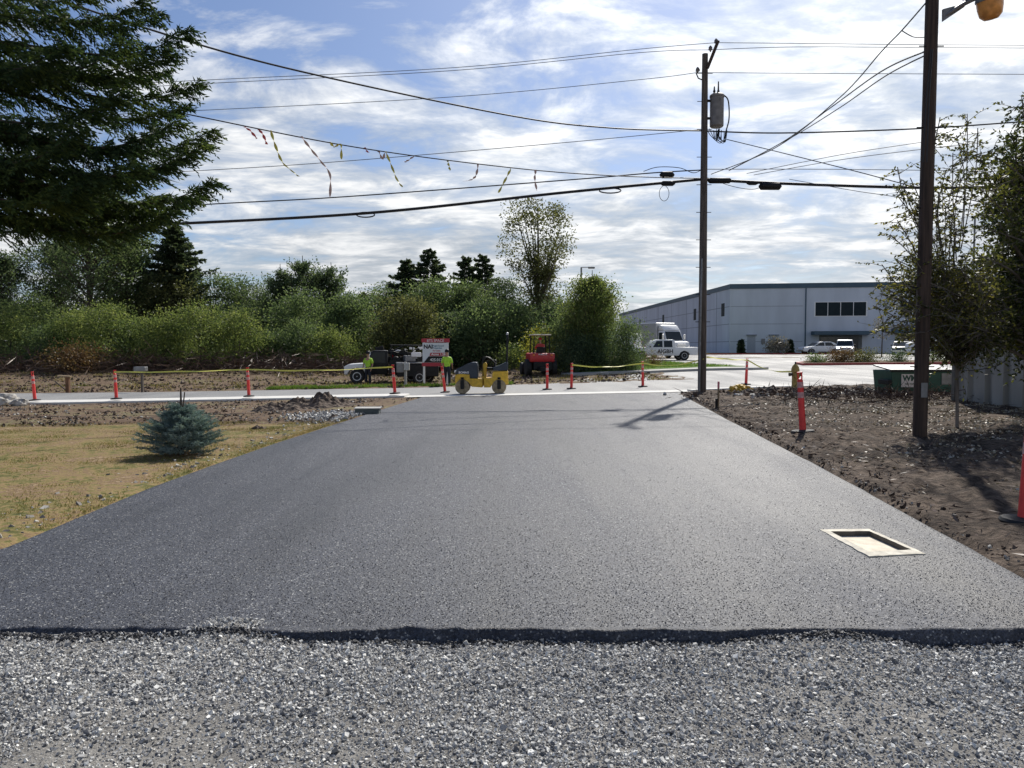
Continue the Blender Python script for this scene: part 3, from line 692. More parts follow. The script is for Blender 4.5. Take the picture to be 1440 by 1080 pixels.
q.box((a+c)/2+Vector((.04,-.12,0)), (.10,.10,(c-a).length*1.15), ry=math.atan2(c.x-a.x, c.z-a.z)); q.build('ridge_arm', m_wood2, up)
def insul(p, par, s=1):
    MB().lathe([(.02,-.05),(.03,0),(.07,.02),(.07,.05),(.045,.06),(.065,.08),(.06,.11),(.03,.15),(.01,.17)], 12, p).build('insulator', m_trans, par, True)
insul(rel(1007, 61, PY, pb), up); insul(rel(999, 71, PY, pb), up); insul(rel(981, 101, PY, pb), up)
MB().tube([rel(984,98,PY,pb), rel(979,103,PY,pb), rel(982,110,PY,pb), rel(987,112,PY,pb)], .025, 6).build('bracket', m_black, up)
tr0 = rel(1008, 155, PY, pb)
tf = MB().lathe([(.0,-.60),(.20,-.58),(.235,-.54),(.235,.42),(.25,.43),(.25,.50),(.21,.54),(.05,.58)], 22, tr0).build('transformer', m_trans, up, True)
for dx, h in ((-.1,.25),(.04,.42)): MB().lathe([(.03,.5),(.045,.55),(.03,.6),(.05,.64),(.03,.68),(.02,.55+h)], 10, tr0+Vector((dx,-.02,0))).build('bushing', m_black, tf, True)
for dz in (-.28,.32): MB().box(tr0+Vector((-.3,0,dz)), (.22,.08,.07)).build('transformer_bracket', m_black, up)
MB().tube(splinepts([tr0+Vector((.18,-.1,.5)), tr0+Vector((.36,-.1,.3)), tr0+Vector((.40,-.1,-.3)), tr0+Vector((.30,-.1,-.75)), tr0+Vector((.26,-.1,-1.0))]), .022, 6).build('lead_cable', m_black, tf, True)
for i in range(9):
    x0 = random.uniform(-.35,.1); x1 = random.uniform(-.1,.35); z0 = -.62-.12*random.random()
    MB().tube(splinepts([tr0+Vector((x0,-.1,z0)), tr0+Vector((x0*.6,-.15,z0-.22-.2*random.random())), tr0+Vector((x1*.8,-.12,z0-.3-.15*random.random())), tr0+Vector((x1,-.1,z0-.08))], 6), .013, 5).build('jumper_wire', m_black, tf)
for i in range(10): 
    z = 2.5+i*.95; MB().tube([(top.x*z/top.z-.26,-.02,z),(top.x*z/top.z+.26,-.02,z)], .012, 5).build('through_bolt', m_black, up)
# right pole
rb = gp(1293, 617)
rp = empty('utility_pole', rb, label='brown wooden utility pole with street lamp arm among the trees at right', cat='utility pole')
rt = at(1316, -180, rb.y)-rb; rt.y = 0
MB().tube([(0,0,-.4), rt*.5, rt], [.112,.105,.095], 14).build('pole_shaft', m_wood2, rp, True)
def rr_(px, py, dy=0): 
    v = at(px, py, rb.y)-rb; v.y = dy; return v
q = MB(); q.tube(splinepts([rr_(1324,26,-.05), rr_(1345,13,-.15), rr_(1362,6,-.25), rr_(1372,4,-.35)]), .035, 8); q.build('lamp_arm', m_grey, rp, True)
q = MB(); q.prism([(rr_(1322,33).x, rr_(1322,33).z), (rr_(1322,16).x, rr_(1322,16).z), (rr_(1352,8).x, rr_(1352,8).z), (rr_(1352,13).x, rr_(1352,13).z)], -.09, -.05); q.build('arm_gusset', m_grey, rp)
hd = MB().lathe([(.05,.14),(.12,.13),(.19,.05),(.205,.0),(.20,-.02)][::-1], 18, (0,0,0)).build('lamp_head', m_grey, rp, True, rr_(1371,14,-.38)); hd.rotation_euler = (R(8), R(-12), 0)
MB().lathe([(.19,-.02),(.185,-.12),(.16,-.24),(.10,-.30),(.02,-.31)][::-1], 18, (0,0,0)).build('lamp_glass', m_amber, hd, True)
MB().box(rr_(1349,3,-.2), (.10,.06,.10)).build('photocell', m_black, rp)
for k, (xa, xb_) in enumerate(((1300,1289),(1302,1294))): MB().tube(splinepts([rr_(xa,76,-.2), rr_((xa+xb_)/2-1,150,-.2), rr_(xb_,232,-.2)]), .010, 6).build('drop_wire', m_wire, rp)
for i in range(5): 
    z = 1.2+i*1.3; MB().tube([(rt.x*z/rt.z-.2,-.02,z),(rt.x*z/rt.z+.2,-.02,z)], .01, 5).build('through_bolt', m_black, rp)
MB().box(rr_(1293,548,-.15), (.10,.012,.24)).build('pole_tag', m_grey, rp)
# far lamp posts
def lamp_post(px, Y, ytop, label, arm=1):
    p = onG(px, Y); e = empty('parking_lamp', p, label=label, cat='lamp post', group='lamp posts of the car park'); h = at(px, ytop, Y).z-p.z
    MB().tube([(0,0,0),(0,0,h)], [.12,.08], 10).build('post', m_grey, e, True)
    for s in ((-1,1) if arm == 2 else (1,)): MB().box((s*.45,0,h), (.9,.06,.06)).build('arm', m_grey, e); MB().box((s*.95,0,h-.03), (.6,.35,.16), bev=.03).build('lamp_head', m_grey, e)
lamp_post(817, 72, 376, 'parking lot lamp post showing above the bushy tree in the middle', 1)
lamp_post(1366, 70, 305, 'grey parking lamp post seen through the right hand tree', 1)
# ================================================================== WIRES
def wire(pts, r, label, mat=m_wire, name='overhead_wire', group='overhead wires', n=12, seg=6):
    P = splinepts([at(*p) for p in pts], n); o = MB().tube(P, r, seg).build(name, mat, None, True)
    return tag(o, label, 'overhead wire', group), P
yA = 27
wire([(-120,133,yA),(280,113,yA),(640,95,yA),(900,69,yA),(1007,60,yA)], .010, 'highest thin wire running left from the top of the middle pole', m_wireg)
wire([(-120,140,yA-.3),(280,118,yA-.3),(640,99,yA-.3),(900,74,yA-.2),(999,70,yA)], .010, 'second thin wire just below the highest one, left of the middle pole', m_wireg)
wire([(1007,60,yA),(1120,61,yA),(1320,63,yA),(1560,64,yA)], .010, 'highest thin wire running right from the middle pole', m_wireg)
wire([(999,70,yA),(1120,66,yA),(1320,67,yA),(1560,68,yA)], .010, 'second thin wire running right from the middle pole top', m_wireg)
wire([(-120,172,yA),(265,156,yA),(640,136,yA),(900,112,yA),(981,102,yA)], .010, 'thin wire meeting the bracket left of the middle pole', m_wireg)
wire([(981,102,yA),(1120,103,yA),(1320,104,yA),(1560,105,yA)], .010, 'thin wire running right from the bracket level of the middle pole', m_wireg)
wire([(-120,262,yA),(280,240,yA),(480,227,yA),(800,200,yA),(986,182,yA)], .011, 'thin grey wire passing just above the flagging ribbons', m_wireg)
wire([(-120,-70,15),(60,-10,16.5),(165,27,17.8),(400,95,20),(720,163,24),(860,180,25.5),(989,184,27)], .024, 'thick black service cable sloping down from the upper left to the middle pole', m_wire)
wire([(989,184,27),(1100,187,27),(1290,181,27),(1440,171,27),(1560,162,27)], .024, 'black cable running right from below the transformer', m_wire)
rw, RP = wire([(-60,98,16),(120,133,18),(250,158,19.5),(500,207,22),(720,236,24.5),(860,247,25.8),(988,251,27)], .017, 'sloping wire hung with red and yellow flagging ribbons', m_wire)
wire([(-120,312,yA),(280,288,yA),(480,277,yA),(800,253,yA),(920,243,yA),(988,239,yA)], .020, 'medium black cable just above the thickest cable', m_wire)
cab, CP = wire([(-120,331,yA),(0,327,yA),(200,317,yA),(512,300,yA),(800,270,yA),(988,252,yA)], .050, 'thickest black cable crossing the whole left sky at tree top height', m_wire, seg=8)
cab2, _ = wire([(988,252,yA),(1100,258,yA),(1300,264,yA),(1440,262,yA),(1560,260,yA)], .052, 'thickest black cable running right from the middle pole', m_wire, seg=8)
wire([(988,238,yA),(1160,238,yA),(1340,240,yA),(1560,243,yA)], .011, 'straight thin wire just above the right hand thick cable', m_wireg)
wire([(1022,196,27),(1100,215,25),(1200,240,23),(1300,266,21),(1450,300,19)], .014, 'service wire sloping down right from below the transformer', m_wire)
wire([(1025,240,27),(1100,200,23),(1170,150,19),(1240,100,15.5),(1304,71,rb.y)], .014, 'service wire rising right from the middle pole to the lamp pole', m_wire)
wire([(1028,238,27),(1110,195,23),(1180,152,18.5),(1245,107,15),(1305,76,rb.y)], .012, 'twin service wire just under the one rising to the lamp pole', m_wire)
wire([(1000,245,27),(1090,208,22),(1180,138,18),(1240,72,15.4),(1268,43,14.2),(1302,4,rb.y)], .013, 'steep wire climbing right to the very top of the picture', m_wire)
wire([(1268,43,14.2),(1285,52,13.8),(1305,52,rb.y)], .010, 'short slack tap wire beside the lamp pole', m_wire)
wire([(1050,244,27),(1180,218,24),(1295,200,22),(1380,186,20)], .010, 'upper of two faint wires fanning right above the thick cable', m_wireg)
wire([(1060,246,27),(1180,225,24),(1295,210,22),(1380,200,20)], .010, 'lower of two faint wires fanning right above the thick cable', m_wireg)
wire([(1110,252,27),(1200,268,25),(1260,277,24),(1360,296,22)], .010, 'faint wire falling right below the thick cable', m_wireg)
def closure(px, py, L, r, par, mat=m_black):
    p = at(px, py, yA); MB().lathe([(.02,-L/2-.05),(r*.7,-L/2),(r,-L/2+.04),(r,L/2-.04),(r*.7,L/2),(.02,L/2+.05)], 12, (0,0,0), 'X').build('splice_case', mat, par, True, p)
closure(938,246,.42,.12,cab); closure(939,258,.42,.09,cab); closure(1012,254,.75,.10,cab2); closure(1083,262,.7,.13,cab2); closure(1058,258,.3,.06,cab2)
for px, py, w in ((514,301,.32),(858,267,.38)):
    p = at(px, py, yA); q = MB()
    for k in range(4):
        q.tube([p+Vector((w*math.cos(a), .04*k-.06, -.035+.085*math.sin(a)+.02*(k%2))) for a in np.linspace(0, 2*math.pi, 18)], .010, 5)
    q.build('cable_coil', m_wire, cab)
q = MB(); p = at(934, 268, yA); q.tube([p+Vector((.17*math.sin(a), 0, .26*math.cos(a)-.1)) for a in np.linspace(.3, 2*math.pi-.3, 20)], .010, 5); q.build('hanging_loop', m_wire, cab)
wire([(905,241,yA),(925,235,yA),(955,236,yA-.2),(975,243,yA),(988,238,yA)], .012, 'slack jumper wire looping over the splice case left of the middle pole')
wire([(995,250,yA),(1030,262,yA),(1060,266,yA),(1080,258,yA)], .010, 'slack jumper wire hanging under the cable right of the middle pole')
# flagging ribbons
def ribbon(pts, w, mat, label, seed=0):
    x0, y0 = pts[0]; best = min(RP, key=lambda p: abs(at(x0, y0, p.y).x-p.x)); Y = best.y
    P = splinepts([at(a, b, Y) for a, b in pts], 8); P[0] = Vector((P[0].x, Y, best.z+.0)); b_ = MB(); prev = None
    for i, p in enumerate(P):
        a = i*.55+seed; s = Vector((math.cos(a), math.sin(a)*.7, .25*math.sin(a*1.3)))*w/2; t = Vector((0,.004,0))
        cur = [b_.bm.verts.new(v) for v in (p-s-t, p+s-t, p+s+t, p-s+t)]
        if prev:
            for k in range(4): b_.bm.faces.new((prev[k], prev[(k+1)%4], cur[(k+1)%4], cur[k]))
        prev = cur
    return tag(b_.build('flagging_ribbon', mat), label, 'ribbon', 'flagging ribbons tied along the sloping wire')
RB = [([(343,178),(352,184),(361,195)], m_ribr, 'short red ribbon, leftmost on the sloping wire'),
 ([(363,181),(370,190),(375,203)], m_ribr, 'ragged red ribbon, second from the left on the wire'),
 ([(381,185),(388,207),(397,228),(410,240),(420,248)], m_riby, 'long yellow ribbon, leftmost of the yellow ones'),
 ([(423,191),(435,207),(452,228),(464,246),(464,278)], m_ribp, 'longest faded red ribbon with a thread trailing below'),
 ([(464,199),(470,207),(479,203),(480,224)], m_riby, 'short hooked yellow ribbon between the faded long one and the middle of the wire'),
 ([(512,207),(516,213),(518,214)], m_ribr, 'tiny red ribbon knot on the wire'),
 ([(532,211),(538,224),(541,215)], m_ribp, 'small pale looped ribbon beside the longest yellow one'),
 ([(542,213),(550,232),(558,252),(566,263)], m_riby, 'long straight yellow ribbon in the middle of the wire'),
 ([(583,219),(574,225),(569,228)], m_ribp, 'pale ribbon folded to the left in the middle of the wire'),
 ([(629,226),(631,233),(633,240)], m_riby, 'small yellow bow ribbon right of the middle'),
 ([(672,234),(669,247),(662,253),(651,255)], m_ribp, 'pale curling ribbon, third from the right'),
 ([(718,238),(711,252),(701,271)], m_riby, 'yellow ribbon slanting left, second from the right'),
 ([(753,241),(752,252),(755,268)], m_ribp, 'last pale ribbon, rightmost on the wire')]
for i, (p, m, l) in enumerate(RB): ribbon(p, .075, m, l, i)
# ================================================================== DELINEATORS
def delineator():
    e = empty('delineator_post', (0,0,0)); tag(e, 'x', 'traffic delineator', 'red delineator posts along the work area')
    MB().lathe([(.062,.03),(.058,.10),(.050,.80),(.048,.93),(.030,.95)], 16).build('tube', m_orange, e, True)
    for z in (.62, .80): MB().lathe([(.0545-(z-.6)*.01,z),(.0535-(z-.6)*.01,z+.10)], 16).build('reflective_band', m_bandp, e, True)
    q = MB(); q.tube([(-.03,0,.94),(-.035,0,1.0),(-.03,0,1.05)], .012, 6); q.tube([(.03,0,.94),(.035,0,1.0),(.03,0,1.05)], .012, 6); q.box((0,0,1.06), (.10,.045,.03), bev=.01); q.build('handle', m_orange, e)
    MB().lathe([(.0,.0),(.20,.0),(.205,.02),(.19,.045),(.09,.055),(.07,.06)], 12).build('base', m_rubber, e, True)
    return e
dl = delineator(); first = True
DP = [(47,569,0,R(-4),'red delineator post beside the pale rocks at the far left'),(162,565,0,R(-2),'red delineator post where the left tape begins'),
 (349,560,0,R(-2),'red delineator post in the middle of the left tape'),(555,553,0,R(-4),'red delineator post in front of the dark work truck'),
 (626,552,0,R(-7),'leaning red delineator post in front of the vested worker'),(769.5,548,0,0,'red delineator post in front of the red tractor'),
 (803.5,547,0,R(1),'red delineator post where the middle tape begins'),(904,544,0,R(-1),'red delineator post in front of the green verge'),
 (1049,541,0,R(2),'red delineator post just right of the middle pole'),(1129,611,.0,R(-4),'scuffed red delineator post standing in the soil before the hydrant'),
 (1441,741,.0,R(2),'nearest red delineator post, cut off by the right edge')]
DPOS = []
for i, (px, py, rz, tilt, lab) in enumerate(DP):
    p = gp(px, py); 
    if py > 550 and py < 600 and i < 4: p.y = 28.2; p.x = at(px, 490, 28.2).x; p.z = G(p.x, p.y)+.13
    o = dl if i == 0 else copy_tree(dl)
    o.location = p; o.rotation_euler = (0, tilt, random.uniform(-.3,.3)); o['label'] = lab
    if i >= 9: o.location.z += .03
    DPOS.append(Vector(p)+Vector((math.sin(tilt)*1.0, -.06, 1.0)))
# caution tape
def tape(a, b, sag, label, w=.055):
    n = 26; b_ = MB(); prev = None
    for i in range(n+1):
        t = i/n; p = a.lerp(b, t); p.z -= sag*4*t*(1-t) - .008*math.sin(t*17); ang = .5*math.sin(t*9+sag*20)+.9*math.sin(t*3)
        s = Vector((0, math.sin(ang), math.cos(ang)))*w/2; tt = Vector((0,.002,0))
        cur = [b_.bm.verts.new(v) for v in (p-s-tt, p+s-tt, p+s+tt, p-s+tt)]
        if prev:
            for k in range(4): b_.bm.faces.new((prev[k], prev[(k+1)%4], cur[(k+1)%4], cur[k]))
        prev = cur
    b_.bm.faces.new(prev); return tag(b_.build('caution_tape', m_tape), label, 'caution tape', 'yellow caution tape between the posts')
tape(DPOS[1], DPOS[2], .03, 'yellow tape between the second and third posts from the left')
tape(DPOS[2], DPOS[3], .08, 'yellow tape running to the post before the dark truck')
tape(DPOS[6], DPOS[7], .12, 'yellow tape across the front of the bushy trees')
tape(DPOS[7], Vector((pb.x, pb.y-.2, at(985,504.5,PY).z)), .16, 'yellow tape from the verge post to the wooden pole')
tape(Vector((pb.x+.1, pb.y-.2, at(990,502,PY).z)), DPOS[8], .02, 'yellow tape from the wooden pole to the post on its right')
# hydrant
hp = gp(1118, 548); hy = empty('fire_hydrant', hp+Vector((0,0,.03)), R(0), label='dull yellow fire hydrant standing in the dug soil', cat='fire hydrant'); hy.scale = (1.12,1.12,1.12)
MB().lathe([(.15,-.1),(.15,.03),(.12,.05),(.105,.08),(.10,.52),(.13,.53),(.13,.57),(.115,.58)], 18).build('barrel', m_hyd, hy, True)
MB().lathe([(.125,.57),(.125,.62),(.11,.68),(.08,.74),(.04,.78),(.03,.79)], 18).build('bonnet', m_hyd, hy, True)
MB().lathe([(.025,.78),(.025,.85),(.01,.86)], 6).build('operating_nut', m_black, hy)
MB().lathe([(.07,-.10),(.07,-.16),(.085,-.165),(.085,-.21),(.03,-.22)], 12, (0,0,.42), 'Y').build('pumper_cap', m_hyd, hy, True)
for s in (-1,1): MB().lathe([(.05,s*.08),(.05,s*.15),(.062,s*.155),(.062,s*.20),(.02,s*.21)], 10, (0,0,.46), 'X').build('hose_cap', M('cap_dark', (.10,.08,.05), .6), hy, True)
tape(DPOS[8], hp+Vector((0,-.08,.66)), .18, 'yellow tape from the right post down to the hydrant')
# stakes, bundle, boards
sp_ = gp(1010, 574); st = empty('survey_stake', sp_, label='thin wooden survey stake with pink paint near the middle pole', cat='stake')
MB().box((0,0,.32), (.045,.025,.72)).build('stake', m_lumber, st); MB().box((0,0,.60), (.049,.029,.17)).build('painted_top', m_pink, st); MB().box((-.05,-.02,.12), (.06,.05,.26)).build('stub', m_black, st)
s2 = gp(1014, 566); 
tb = at(1043, 551, 25.6); tb.z = G(tb.x, tb.y)
V_ = []; bm = bmesh.new(); bmesh.ops.create_icosphere(bm, subdivisions=4, radius=1)
for v in bm.verts:
    k = 1+.35*mnoise.fractal(v.co*2.6, .8, 2, 4)+.22*mnoise.noise(v.co*7); v.co = Vector((v.co.x*.36*k, v.co.y*.26*k, max(v.co.z*.19*k+.12, -.02)))
me = bpy.data.meshes.new('tape_bundle'); bm.to_mesh(me); bm.free(); me.materials.append(M('yellow_bundle', (.62,.40,.05), .6, .35, 12))
o = link(bpy.data.objects.new('tape_bundle', me)); o.location = tb; tag(o, 'crumpled yellow heap of tape lying by the kerb near the hydrant', 'tape heap')
def board(px, py, w, d, rz, mat, name, label, cat, h=.04):
    p = gp(px, py); o = MB().box((0,0,0), (w,d,h), bev=.008).build(name, mat, None, False, p+Vector((0,0,.05))); o.rotation_euler = (R(random.uniform(-5,5)), R(random.uniform(-5,5)), rz)
    return tag(o, label, cat, 'scraps lying on the bare soil')
board(1042, 557, .45, .14, .2, m_white, 'paper_scrap', 'white scrap lying before the yellow tape heap', 'scrap')
board(1120, 551, .22, .08, .1, m_white, 'paper_scrap', 'white block at the foot of the hydrant', 'scrap', .09)
board(1147, 555, .55, .2, .15, m_conc2, 'broken_slab', 'pale broken slab right of the hydrant', 'slab')
board(1166, 560, .6, .16, -.2, m_conc2, 'broken_slab', 'longer pale slab nearer the cut twigs', 'slab')
# vault in the driveway
c4_ = [gp(*p) for p in ((1152,745),(1222,744),(1302,780),(1222,784))]
i4_ = [gp(*p) for p in ((1168,748),(1219,747),(1282,778),(1186,755))]
vb = sum(c4_, Vector())/4; va = empty('utility_vault', (vb.x, vb.y, 0), label='open concrete utility vault sunk in the new asphalt with a pale board inside', cat='utility vault')
ox = [Vector((p.x-vb.x, p.y-vb.y, 0)) for p in c4_]; ix = [p*.76 for p in ox]
q = MB(); T = .022
ou = [q.bm.verts.new(p+Vector((0,0,T))) for p in ox]; iu = [q.bm.verts.new(p+Vector((0,0,T))) for p in ix]
od = [q.bm.verts.new(p+Vector((0,0,-.1))) for p in ox]; idn = [q.bm.verts.new(p+Vector((0,0,-.11))) for p in ix]
for k in range(4):
    j = (k+1)%4
    m = 16; A_ = [ox[k].lerp(ox[j], i/m) for i in range(m+1)]; B_ = [ix[k].lerp(ix[j], i/m) for i in range(m+1)]
    nrm_ = (ox[j]-ox[k]).normalized(); nrm_ = Vector((-nrm_.y, nrm_.x, 0)); A_ = [p+nrm_*(.012*mnoise.noise(p*9) if 0 < i < m else 0) for i, p in enumerate(A_)]
    up_v = lambda p, z: p+Vector((0,0,z+.003*mnoise.noise(p*14)))
    for i in range(m):
        q.quad(up_v(A_[i],T-.006), up_v(A_[i+1],T-.006), up_v(B_[i+1],T), up_v(B_[i],T)); q.quad(up_v(A_[i],T-.006), A_[i]+Vector((0,0,-.1)), A_[i+1]+Vector((0,0,-.1)), up_v(A_[i+1],T-.006))

q.build('rim', m_vault, va)
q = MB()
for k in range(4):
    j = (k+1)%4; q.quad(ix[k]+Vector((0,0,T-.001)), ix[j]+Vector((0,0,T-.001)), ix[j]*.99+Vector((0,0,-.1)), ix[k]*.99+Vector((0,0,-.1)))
q.build('inner_wall', M('vault_inner_shade', (.10,.09,.075), .9, .3, 12), va)  # shade on the sunken walls put into their colour, darker than the rim
q = MB(); lid = [q.bm.verts.new(p*1.0+Vector((0,0,-.022))) for p in ix]; q.bm.faces.new(lid); q.build('cover_board', m_ply, va)
bm = bmesh.new(); bm.from_mesh(dw.data)                       # the asphalt is really open inside the rim
wq = [p*1.12+Vector((vb.x,vb.y,0)) for p in ix]
def inq(c):
    sg_ = [((wq[(k+1)%4]-wq[k]).xy.cross((c-wq[k]).xy)) for k in range(4)]; return all(x > -1e-6 for x in sg_) or all(x < 1e-6 for x in sg_)
near = lambda: [f for f in bm.faces if (f.calc_center_median()-Vector((vb.x,vb.y,0))).xy.length < 1.3]
for k in range(4):
    d = wq[(k+1)%4]-wq[k]; fs = near(); bmesh.ops.bisect_plane(bm, geom=fs+list({e for f in fs for e in f.edges})+list({v for f in fs for v in f.verts}), plane_co=wq[k], plane_no=Vector((-d.y,d.x,0)))
bmesh.ops.delete(bm, geom=[f for f in near() if inq(f.calc_center_median())], context='FACES')
bm.to_mesh(dw.data); bm.free()
# grey vault box at left
vp = gp(516, 582); vx = empty('catch_basin', vp, R(4), label='small grey raised vault box at the left edge of the driveway', cat='catch basin'); vx.scale = (1,1,.55)
q = MB(); q.box((0,.25,.09), (.62,.55,.30), bev=.01); q.build('box', M('vault_dark', (.10,.12,.12), .8, .2), vx); q = MB(); q.box((0,.25,.255), (.68,.60,.035), bev=.006); q.build('lid', m_conc2, vx)
n = 900; P = np.column_stack([rng.normal(vp.x-.7,.55,n), rng.normal(vp.y-.6,.8,n)]); P = P[[x < xL(y)-.03 for x, y in P]]
v, f = rocks(np.column_stack([P, Gn(P[:,0],P[:,1])+.02]), rng.uniform(.02,.06,len(P))); tag(np_mesh('vault_gravel', v, f, m_stone), 'grey gravel patch beside the small vault box', 'gravel', kind='stuff')
# rocks at far left
for i, (px, py, s, lab) in enumerate(((8,569,.75,'largest pale boulder at the far left edge'),(28,571,.4,'small pale boulder next to the first post'),(-8,571,.6,'pale boulder cut by the left edge'))):
    bm = bmesh.new(); bmesh.ops.create_icosphere(bm, subdivisions=3, radius=1)
    for v in bm.verts:
        k = 1+.3*mnoise.fractal(v.co*1.5+Vector((i*5,0,0)), .8, 2, 3); v.co = Vector((v.co.x*k*s*.7, v.co.y*k*s*.5, v.co.z*k*s*.40+.12))
    me = bpy.data.meshes.new('boulder'); bm.to_mesh(me); bm.free(); me.materials.append(m_rock)
    o = link(bpy.data.objects.new('boulder', me)); o.location = gp(px, py); tag(o, lab, 'boulder', 'pale boulders at the far left')
# mailbox-like posts by the street
p = onG(199, 36.9); e = empty('mailbox_post', p, label='grey box on a thin wooden post across the street at left', cat='mailbox')
MB().box((0,0,.5), (.10,.10,1.05)).build('post', m_wood, e); MB().box((-.06,0,1.12), (.55,.35,.22), bev=.03).build('box', m_grey, e)
p = onG(94, 37.2); e = empty('wooden_post', p, label='short brown post with a tilted top plank and a diagonal brace', cat='post')
MB().box((0,0,.35), (.16,.14,.8)).build('post', M('rusty_wood', (.16,.08,.04), .9), e); MB().box((-.15,0,.80), (.62,.2,.06), ry=R(4)).build('top_plank', m_lumber, e)
MB().tube([(-.65,.05,.55),(-.05,.05,.05)], .03, 6).build('brace', m_wood, e)
p = onG(566, 39.5); e = empty('mailbox_post', p, label='pale post with grey meter boxes before the dark truck', cat='mailbox')
MB().box((.15,0,.6), (.12,.12,1.3)).build('post', m_conc2, e); MB().box((-.12,-.05,.95), (.35,.25,.5), bev=.02).build('box', m_grey, e); MB().box((.22,-.05,1.0), (.28,.2,.38), bev=.02).build('box', M('box_pale', (.5,.5,.48), .6), e)
board(640, 544, .01, .01, 0, m_white, 'paper_scrap', 'tiny white scrap in the roadside grass', 'scrap', .01)
# ================================================================== SIGN
SY = 40.0; sb = onG(612.5, SY); sg = empty('property_sign', sb, label='large white and red real estate sign on white posts across the street', cat='sign')
kx = SY/F
def sx(px): return (px-612.5)*kx
def sz_(py): return at(612, py, SY).z-sb.z
q = MB(); q.box((0,0,(sz_(515)+sz_(482))/2), (sx(630.5)-sx(594), .06, sz_(482)-sz_(515))); q.build('panel', m_sign_w, sg)
q = MB(); q.box((0,-.012,(sz_(481.5)+sz_(476))/2), (sx(632)-sx(593), .08, sz_(476)-sz_(481.5))); q.build('header', m_sign_r, sg)
q = MB(); q.box((sx(612),.005,sz_(512.5)), (sx(631.5)-sx(594), .09, sz_(510)-sz_(515))); q.build('footer', m_sign_r, sg)
q = MB(); q.prism([(sx(604),sz_(500.5)),(sx(605.5),sz_(496)),(sx(630.4),sz_(496)),(sx(630.4),sz_(500.5))], -.045, -.02); q.build('red_band', m_sign_r, sg)
q = MB(); q.prism([(sx(596),sz_(509.7)),(sx(603),sz_(501)),(sx(630.4),sz_(501)),(sx(630.4),sz_(509.7))], -.045, -.02); q.build('black_band', m_black, sg)
for px in (596, 629): MB().box((sx(px), .06, sz_(478)/2-.1), (.10,.09,sz_(478)+.2)).build('post', m_white, sg)
tr_ = (R(90),0,0); m_txw = M('lettering_white', (.8,.8,.8), .5, .02); m_txk = M('lettering_black', (.015,.015,.018), .5, .02); m_txb = M('lettering_blue', (.05,.16,.26), .5, .02)
text('lettering', 'BTS SPACE', .19, m_txw, sg, (0,-.055,sz_(480.7)), tr_)
text('lettering', 'NAI', .28, m_txk, sg, (sx(602.2),-.035,sz_(490)), tr_, bold=.012)
text('lettering', 'Puget Sound\nProperties', .115, m_txb, sg, (sx(608.5),-.035,sz_(487.3)), tr_, align='LEFT', bold=.003)
text('lettering', 'For Lease', .10, m_sign_r, sg, (sx(614),-.035,sz_(494)), tr_, bold=.003)
text('lettering', 'Acres 1.28', .17, m_txw, sg, (sx(616.5),-.05,sz_(499.6)), tr_, bold=.004)
text('lettering', '425.012', .20, m_txw, sg, (sx(613.5),-.05,sz_(507.8)), tr_, bold=.004)
